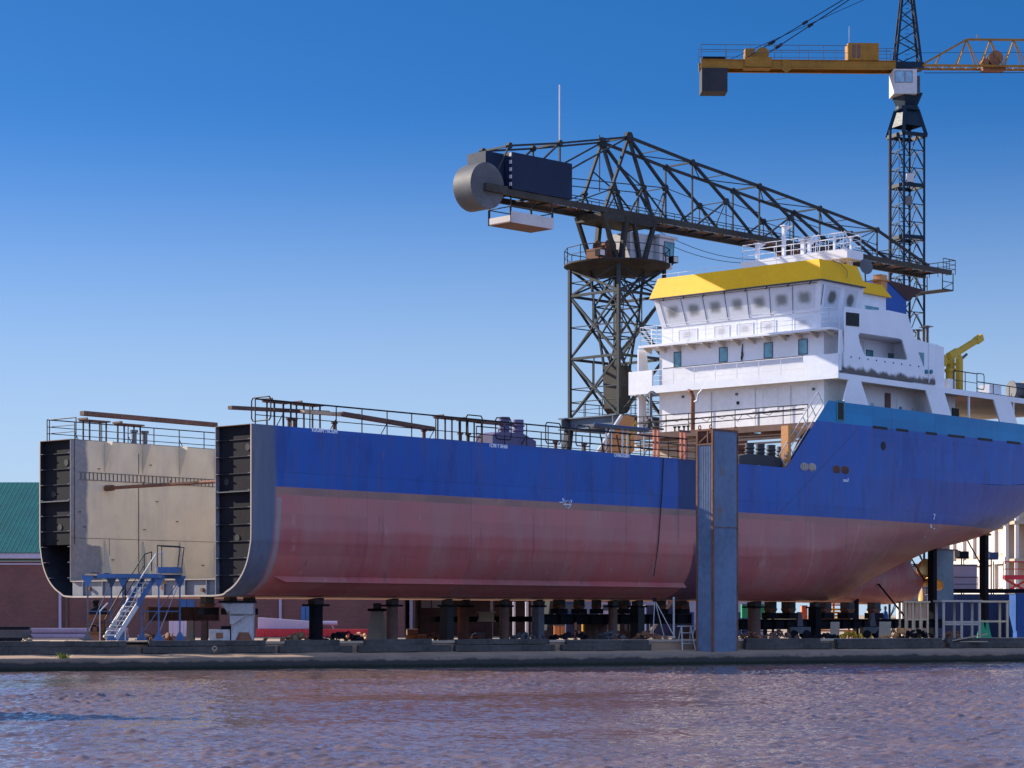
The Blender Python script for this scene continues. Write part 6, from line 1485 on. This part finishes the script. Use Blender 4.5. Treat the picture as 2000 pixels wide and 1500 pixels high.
def trestle(px0, px1, py, Z, label, mids=(.45,), legs_=2, mat=M_wood):
    x0_, x1_ = (px0-CX)/F*Z, (px1-CX)/F*Z; xc = (x0_+x1_)/2; w = (x1_-x0_)/2; g_ = gz(xc, Z); h = CZ+(YH-py)/F*Z-g_
    t = root('trestle_frame', xc, Z, g_, R(6), label, 'trestle', 'tall trestle frames under the stern')
    for i in range(legs_):
        for y in (0, 1.3):
            x = -w+2*w*i/(legs_-1); b = MB(); b.box(x-.06, x+.06, y-.06, y+.06, 0, h-.1); b.build('leg', mat, t)
    b = MB(); b.box(-w-.15, w+.15, -.12, 1.42, h-.1, h); b.build('top', mat, t)
    for m_ in mids:
        b = MB(); b.box(-w+.06, w-.06, -.04, .04, h*m_-.05, h*m_+.05); b.build('rail', mat, t)
    return t
trestle(1842, 1914, 1172, 121, 'wide pale trestle frame with four legs in front of the navy container', (.42, .36), 3, paint('grey_wood', (.36, .31, .27), .8, .2, (.2, .15, .1), .15))
trestle(1912, 1968, 1173, 124, 'narrow pale trestle frame right of the tall green-footed prop', (.44,), 2)
trestle(1768, 1812, 1174, 140, 'sunlit timber trestle frame below the propeller', (.5,), 4)
wbox('navy_container', 1822, 1984, 1162, 1246, 160, 2.4, M_navy, 'long navy container behind the pale trestle frames', 'container', 26, .06)
wbox('cobalt_container', 1986, 2060, 1160, 1246, 156, 2.4, M_cobalt, 'brighter blue container at the right edge of the yard', 'container', 12, .06)
t, w, h = wbox('roof_rack', 1850, 2010, 1150, 1158, 162, 2.0, M_dark, 'dark steel deck with corrugated edge lying across the blue containers', 'steel deck', 30)
for px0, px1, py0, l in ((1762, 1854, 1107, 'long white site shed behind the propeller'), (1857, 1908, 1105, 'lilac site office above the navy container')):
    t, w, h = wbox('site_shed', px0, px1, py0, 1243 if px0 < 1800 else 1155, 166 if px0 < 1800 else 164.5, 2.6, M_cab if px0 < 1800 else M_lilac, l, 'shed', 0, .1)
    b = MB(); rail_path(b, [(-w, -.35, .02 if px0 > 1800 else h*.5), (w, -.35, .02 if px0 > 1800 else h*.5)], 1.0, (.5,), .03, 1.9); b.build('railing', M_rail, t)
    b = MB(); b.box(-w, w, -.45, -.02, -.08 if px0 > 1800 else h*.5-.08, 0 if px0 > 1800 else h*.5); b.build('ledge', M_conc, t)
# white accommodation block, its long wall runs away from the camera and faces the sun
M_bl = paint('block_white', (.58, .52, .48), .7, .08); M_pan = paint('block_panel', (.46, .34, .25), .7, .1)
cx_ = (1972-CX)/F*200; t = root('accommodation_block', cx_, 200, gz(cx_, 200), R(3), 'white two-storey block with pilasters and beige panels behind the stern', 'building')
L_ = 24; Ht = 12.5
b = MB(); b.box(0, 12, .6, L_, 0, Ht); b.build('wall', M_pan, t)
for i in range(7):
    y = .65+i*(L_-1.3)/6; b = MB(); b.box(-.28, -.003, y-.4, y+.4, 0, Ht); b.build('pilaster', M_bl, t)
for z in (3.6, 6.6, 9.9):
    b = MB(); b.box(-.36, -.285, .3, L_, z-.3, z+.3); b.build('floor_band', M_bl, t)
b = MB(); b.box(-.2, -.004, 1.06, L_-1.1, 0, 3.2); b.build('plinth', M_bl, t)
for i in range(6):
    for z in (4.2, 7.3):
        y = .65+(i+.5)*(L_-1.3)/6; P = [Vector((-.003, y+1.0, z)), Vector((-.003, y-1.0, z)), Vector((-.003, y-1.0, z+1.9)), Vector((-.003, y+1.0, z+1.9))]
        window(t, P, (-1, 0, 0), .06, paint('louvre_grey', (.45, .42, .42), .6, .1), M_bl, .08)
b = MB()
for z in (6.4, 9.7): b.box(.0, 12, -1.6, .55, z, z+.3)
b.build('open_floor', M_conc, t)
b = MB()
for x in (.25, 2.6, 5): b.box(x-.15, x+.15, -1.5, -1.2, 0, Ht)
b.build('open_column', M_bl, t)
t = root('scissor_lift', (1986-CX)/F*185, 185, gz(41, 185), 0, 'red scissor lift with raised basket at the right edge', 'scissor lift')
b = MB(); b.box(-1, 1, -.5, .5, .25, .7); b.build('chassis', M_red, t)
for x in (-.7, .7): b = MB(); b.lathe([(.25, -.1), (.25, .1)], (x, -.5, .25), (0, 1, 0), 14); b.build('wheel', M_black, t)
b = MB()
for k in range(4):
    for y in (-.4, .4): b.bar((-.9, y, .72+k*.98), (.9, y, 1.7+k*.98), .09); b.bar((.9, y, .72+k*.98), (-.9, y, 1.7+k*.98), .09)
b.build('scissor_arms', M_red, t)
b = MB(); b.box(-1.05, 1.05, -.5, .5, 4.65, 5.0); rail_path(b, [(-1, -.48, 5.0), (1, -.48, 5.0), (1, .48, 5.0), (-1, .48, 5.0), (-1, -.48, 5.0)], 1.1, (.5,), .035, 1); b.build('basket', M_red, t)
for px, py, l in ((1880, 1086, 'floodlight on twin stakes in front of the white block'), (1938, 1088, 'blue floodlight on a bracketed pole behind the green-footed prop')):
    Z = 170; x = (px-CX)/F*Z; g_ = gz(x, Z); h = CZ+(YH-py)/F*Z-g_; t = root('yard_floodlight', x, Z, g_, R(30), l, 'floodlight', 'yard floodlights')
    b = MB(); b.tube((-.1, 0, 0), (-.1, 0, h), .05, 8); b.tube((.12, 0, 0), (.12, 0, h-.3), .04, 8); b.build('pole', M_rail, t); b = MB(); b.box(-.45, .4, -.25, .2, h-.2, h+.35); b.box(-.55, -.45, -.3, .25, h-.1, h+.4); b.build('lamp_head', M_dark if px < 1900 else M_navy, t)
# mooring ring, weeds, leaning plank on the quay
t = root('mooring_ring', *q(qs(-12.3), 1.6, .6), 0, 'pale iron mooring ring standing on the sunlit ledge', 'ring'); b = MB(); n = 14
for k in range(n):
    a0, a1 = 2*math.pi*k/n, 2*math.pi*(k+1)/n; b.bar((.09*math.cos(a0), 0, .28+.09*math.sin(a0)), (.09*math.cos(a1), 0, .28+.09*math.sin(a1)), .05)
b.build('ring', M_conc, t); b = MB(); b.tube((0, 0, -.02), (0, 0, .2), .025, 8); b.build('stem', M_rust, t)
b = MB(); rg = random.Random(12)
for i in range(60):
    x, y = rg.gauss(0, .14), rg.gauss(0, .1); h = rg.uniform(.08, .32); a = rg.uniform(0, 6.3); d = Vector((math.cos(a), math.sin(a), 0))
    p = Vector((x, y, 0)); e = p+d*h*.6+Vector((0, 0, h)); s_ = d.cross(Vector((0, 0, 1)))*.025; b.add([p-s_*.4, p+s_*.4, p.lerp(e, .6)+s_, e, p.lerp(e, .6)-s_], ((0, 1, 2, 3, 4),))
tag(b.build('weed_plant', paint('weed_green', (.20, .20, .03), .7, .3), loc=q(qs((128-CX)/F*95), .25, .5)), 'small yellow-green weed growing on the sunlit ledge', 'plant')
b = MB(); b.bar((-.9, 0, .08), (.9, 0, .42), .2, .06); b.bar((-.5, .1, .03), (.9, -.1, .03), .18, .05); tag(b.build('loose_plank', M_tim2, loc=q(qs((1957-CX)/F*112), 2.3, .95)), 'loose planks leaning on the quay timbers at the right', 'plank')
for i, (px, ln) in enumerate(((95, 1.2), (60, .6), (130, .5))):
    x = (px-CX)/F*98; b = MB(); b.box(-ln, ln, -.14, .14, 0, .05); b.box(-ln*.8, -ln*.7, -.16, .16, .052, .08); o_ = b.build('scrap_board', M_tim2, loc=(x, 98.5+i*.5, 1.26 if i == 0 else 1.16)); o_.rotation_euler = (0, 0, R(20+9*i)); tag(o_, ('long sunlit board lying on the quay beside the timber pile', 'short board lying left of the long sunlit one', 'short board lying right of the long sunlit one')[i], 'board')
# ---- planks, trestles and stair on the ship's deck (resting there, so things of their own)
def dplank(p, q_, w, h, label, mat=M_brown, legs_=True, nm='staging_plank'):
    p, q_ = SH.m @ Vector(p), SH.m @ Vector(q_); c = (p+q_)/2
    b = MB(); b.bar(p-c, q_-c, w, h); o_ = b.build(nm, mat, loc=c, bevel=.01); return tag(o_, label, 'plank', 'staging planks along the deck')
def dstand(u, v, h, label):
    p = SH.m @ Vector((u, v, DK)); t = root('staging_stand', p.x, p.y, p.z, SH.a, label, 'stand', 'staging stands on the deck')
    for x in (-.5, .5):
        for y in (-.25, .25): b = MB(); b.box(x-.03, x+.03, y-.03, y+.03, 0, h); b.build('leg', M_rail, t)
    b = MB(); b.box(-.7, .7, -.35, .35, h, h+.07); b.box(-.75, -.68, -.36, .36, h+.07, h+.16); b.build('top', M_brown, t)
zl = lambda px, py, v: SH.v(px, py, v)
dplank(zl(449, 796, 1.3), zl(640, 806, 1.3), .3, .16, 'longest dark staging plank at the cut end of the near deck')
dplank(zl(590, 804, .9), zl(700, 812, .9), .3, .16, 'pale brown staging plank left of the sagging one', M_wood)
dplank(zl(665, 808, .8), zl(845, 838, .8), .32, .2, 'sagging dark plank sloping down along the near deck rail')
dplank(zl(933, 823, 1.0), zl(1001, 829, 1.0), .3, .18, 'short staging plank left of the twin violet vents')
dplank(zl(160, 807, 13.6), zl(421, 830, 13.6), .35, .22, 'long weathered plank above the far deck rail')
for u, v, h, l in ((2.6, 1.1, 1.15, 'dark staging stand at the cut end of the near deck'), (4.4, 1.1, 1.15, 'second dark staging stand from the cut end, near deck'), (13.6, 1.0, 1.12, 'staging stand with hoop rails halfway along the near deck'), (15.2, 1.0, 1.1, 'staging stand just left of the twin violet vents'), (1.9, 13.6, .95, 'left staging stand under the long plank on the far deck'), (4.0, 13.6, .9, 'right staging stand under the long plank on the far deck')):
    dstand(u, v, h, l)
# gangway stair up to the poop
P = [(px, py) for px, py in ((1216, 812), (1226, 811), (1239, 816), (1239, 880), (1225, 893), (1163, 893))]
pts = [SH.v(px, py, 12.0) for px, py in P]; o_ = pts[-1]
wo_ = SH.m @ o_; t = root('boarding_stair', wo_.x, wo_.y, wo_.z, SH.a, 'orange-brown sloping stair cheek rising to the poop left of the deckhouse', 'stair')
b = MB(); b.prism([p-o_ for p in pts], (0, .12, 0)); b.build('cheek', M_orange, t)
b = MB(); b.bar(pts[0]-o_+Vector((-.1, 0, 0)), pts[-1]-o_+Vector((-.1, 0, 0)), .12, .2); b.build('edge_trim', M_zinc, t)
a, c = SH.v(1210, 892, 11.2)-o_, SH.v(1242, 838, 11.2)-o_; b = MB(); b.tube(a, c, .04); b.tube(a+Vector((0, 0, .5)), c+Vector((0, 0, .5)), .03); b.tube(a, a+Vector((0, 0, .5)), .03); b.tube(c, c+Vector((0, 0, .5)), .03); b.build('handrail', M_amber, t)
# zinc guard cluster and temporary frames near the stair
for px, v, l in ((1190, 1.0, 'cluster of upright zinc scaffold tubes on the deck left of the stair'), (1222, 1.0, 'right cluster of zinc scaffold tubes on the deck'), (1264, 1.0, 'pair of zinc uprights at the right of the deck scaffold tubes')):
    p = SH.m @ Vector((SH.v(px, 880, v).x, v, DK)); t = root('scaffold_tubes', p.x, p.y, p.z, SH.a, l, 'scaffold tubes', 'scaffold tubes on the deck'); b = MB()
    for i in range(4 if px < 1250 else 2): b.tube((-.3+i*.2, .1*(i % 2), 0), (-.28+i*.2, .1*(i % 2), 1.5), .035, 6)
    b.build('uprights', M_zinc, t); b = MB(); b.tube((-.5, .05, 1.2), (.55, .05, 1.2), .03); b.tube((-.5, .05, .5), (.55, .05, .5), .03); b.bar((-.35, .05, .0), (-.7, .05, 1.1) if px < 1250 else (-.75, .05, 0), .05); b.build('ledgers', M_rail, t)
p = SH.m @ Vector((SH.v(1205, 845, 1.2).x, 1.2, DK+1.42)); t = root('tube_walkway', p.x, p.y, p.z, SH.a, 'blue-grey walkway tube lying over the deck scaffold', 'walkway'); b = MB(); b.box(-2.2, 2.4, -.25, .25, 0, .12); b.build('board', M_steel, t); b = MB(); b.tube((-2.2, -.27, .16), (2.4, -.27, .16), .04); b.build('edge_tube', M_blue, t)
for u, l in ((31.2, 'salmon steel frame standing under the poop beam'), (33.6, 'second salmon frame beside the corrugated pillar top')):
    p = SH.m @ Vector((u, 2.2, DK)); t = root('deck_gantry', p.x, p.y, p.z, SH.a, l, 'frame', 'salmon frames on the deck'); b = MB()
    for x in (0, .35): b.box(x-.06, x+.06, -.06, .06, 0, 1.75)
    b.build('uprights', M_salmon, t); b = MB(); b.box(-.2, 1.2, -.05, .05, 1.0, 1.08); b.box(-.2, .8, -.05, .05, 1.75, 1.85); b.build('rails', M_brown, t)
b = MB(); pts = [SH.v(1296, 895, -.06), SH.v(1293, 960, -.06), SH.v(1286, 1060, -.06), SH.v(1277, 1125, -.1)]; pw = [SH.m @ p for p in pts]; b.path([p-pw[0] for p in pw], .03, 6); tag(b.build('hanging_hose', M_black, loc=pw[0]), 'thin black hose hanging down the hull side left of the pillar', 'hose')

# ---- barge added out of view: its bow casts the wedge of shade on the water
t = thing('added_shade_barge', (-26.3, 56.6, -.4), R(-6), 'unseen dark barge added left of the view to shade the water', 'barge')
b = MB(); n = 9; rows = []
for i in range(n):
    f_ = i/(n-1); u = -14+26*f_; w = 2.4*(1 if f_ < .6 else math.sqrt(max(0, 1-((f_-.6)/.4)**2))*.97+.03); h = 2.4+2.0*max(0, f_-.6)/.4
    rows.append([(u, -w*.8, 0), (u+.15*f_, -w, h), (u+.15*f_, w, h), (u, w*.8, 0)])
for r_ in rows: b.v += r_
for i in range(n-1):
    for k in range(4): b.f.append((i*4+k, i*4+(k+1) % 4, i*4+4+(k+1) % 4, i*4+4+k))
b.f += [(0, 1, 2, 3), tuple((n-1)*4+k for k in range(4))]; b.build('hull', M_dark, t, smooth=40)
b = MB(); b.box(-10, 3, -1.7, 1.7, 2.0, 2.7); b.build('hatch', M_brown, t)
b = MB(); b.box(-13.4, -10.6, -1.6, 1.6, 2.0, 4.2); b.build('wheelhouse', M_cab, t)

for px, Z, n, r, m_, l, sd in ((700, 126, 24, .9, M_wood, 'pale offcuts lying left of the tapered concrete block', 21), (850, 118, 22, .7, M_rust, 'rusty scrap left of the slim black prop', 22), (925, 124, 20, .6, M_brown, 'brown scrap right of the rust-brown prop', 23), (1190, 122, 26, .9, M_steel, 'grey scrap behind the dark red-brown prop', 24), (1265, 116, 24, .8, M_rust, 'rusty scrap below the steel yard stairs', 25), (1520, 124, 26, .9, M_brown, 'brown scrap left of the first pale stern bogie', 26), (1612, 126, 22, .6, M_dark, 'dark scrap right of the first pale stern bogie', 27), (1660, 140, 26, .9, M_amber, 'amber scrap in front of the orange pipe rack', 28), (1860, 130, 24, .9, M_rust, 'rusty scrap under the wide pale trestle frame', 29), (440, 104, 16, .6, M_conc, 'pale chips in front of the white bogie', 30), (330, 103, 18, .6, M_rust, 'rusty chain heap under the scaffold landing', 31), (290, 106, 22, .7, M_brown, 'brown scrap behind the scaffold stairs', 32)):
    heap(px, Z, n, r, m_, l, sd)
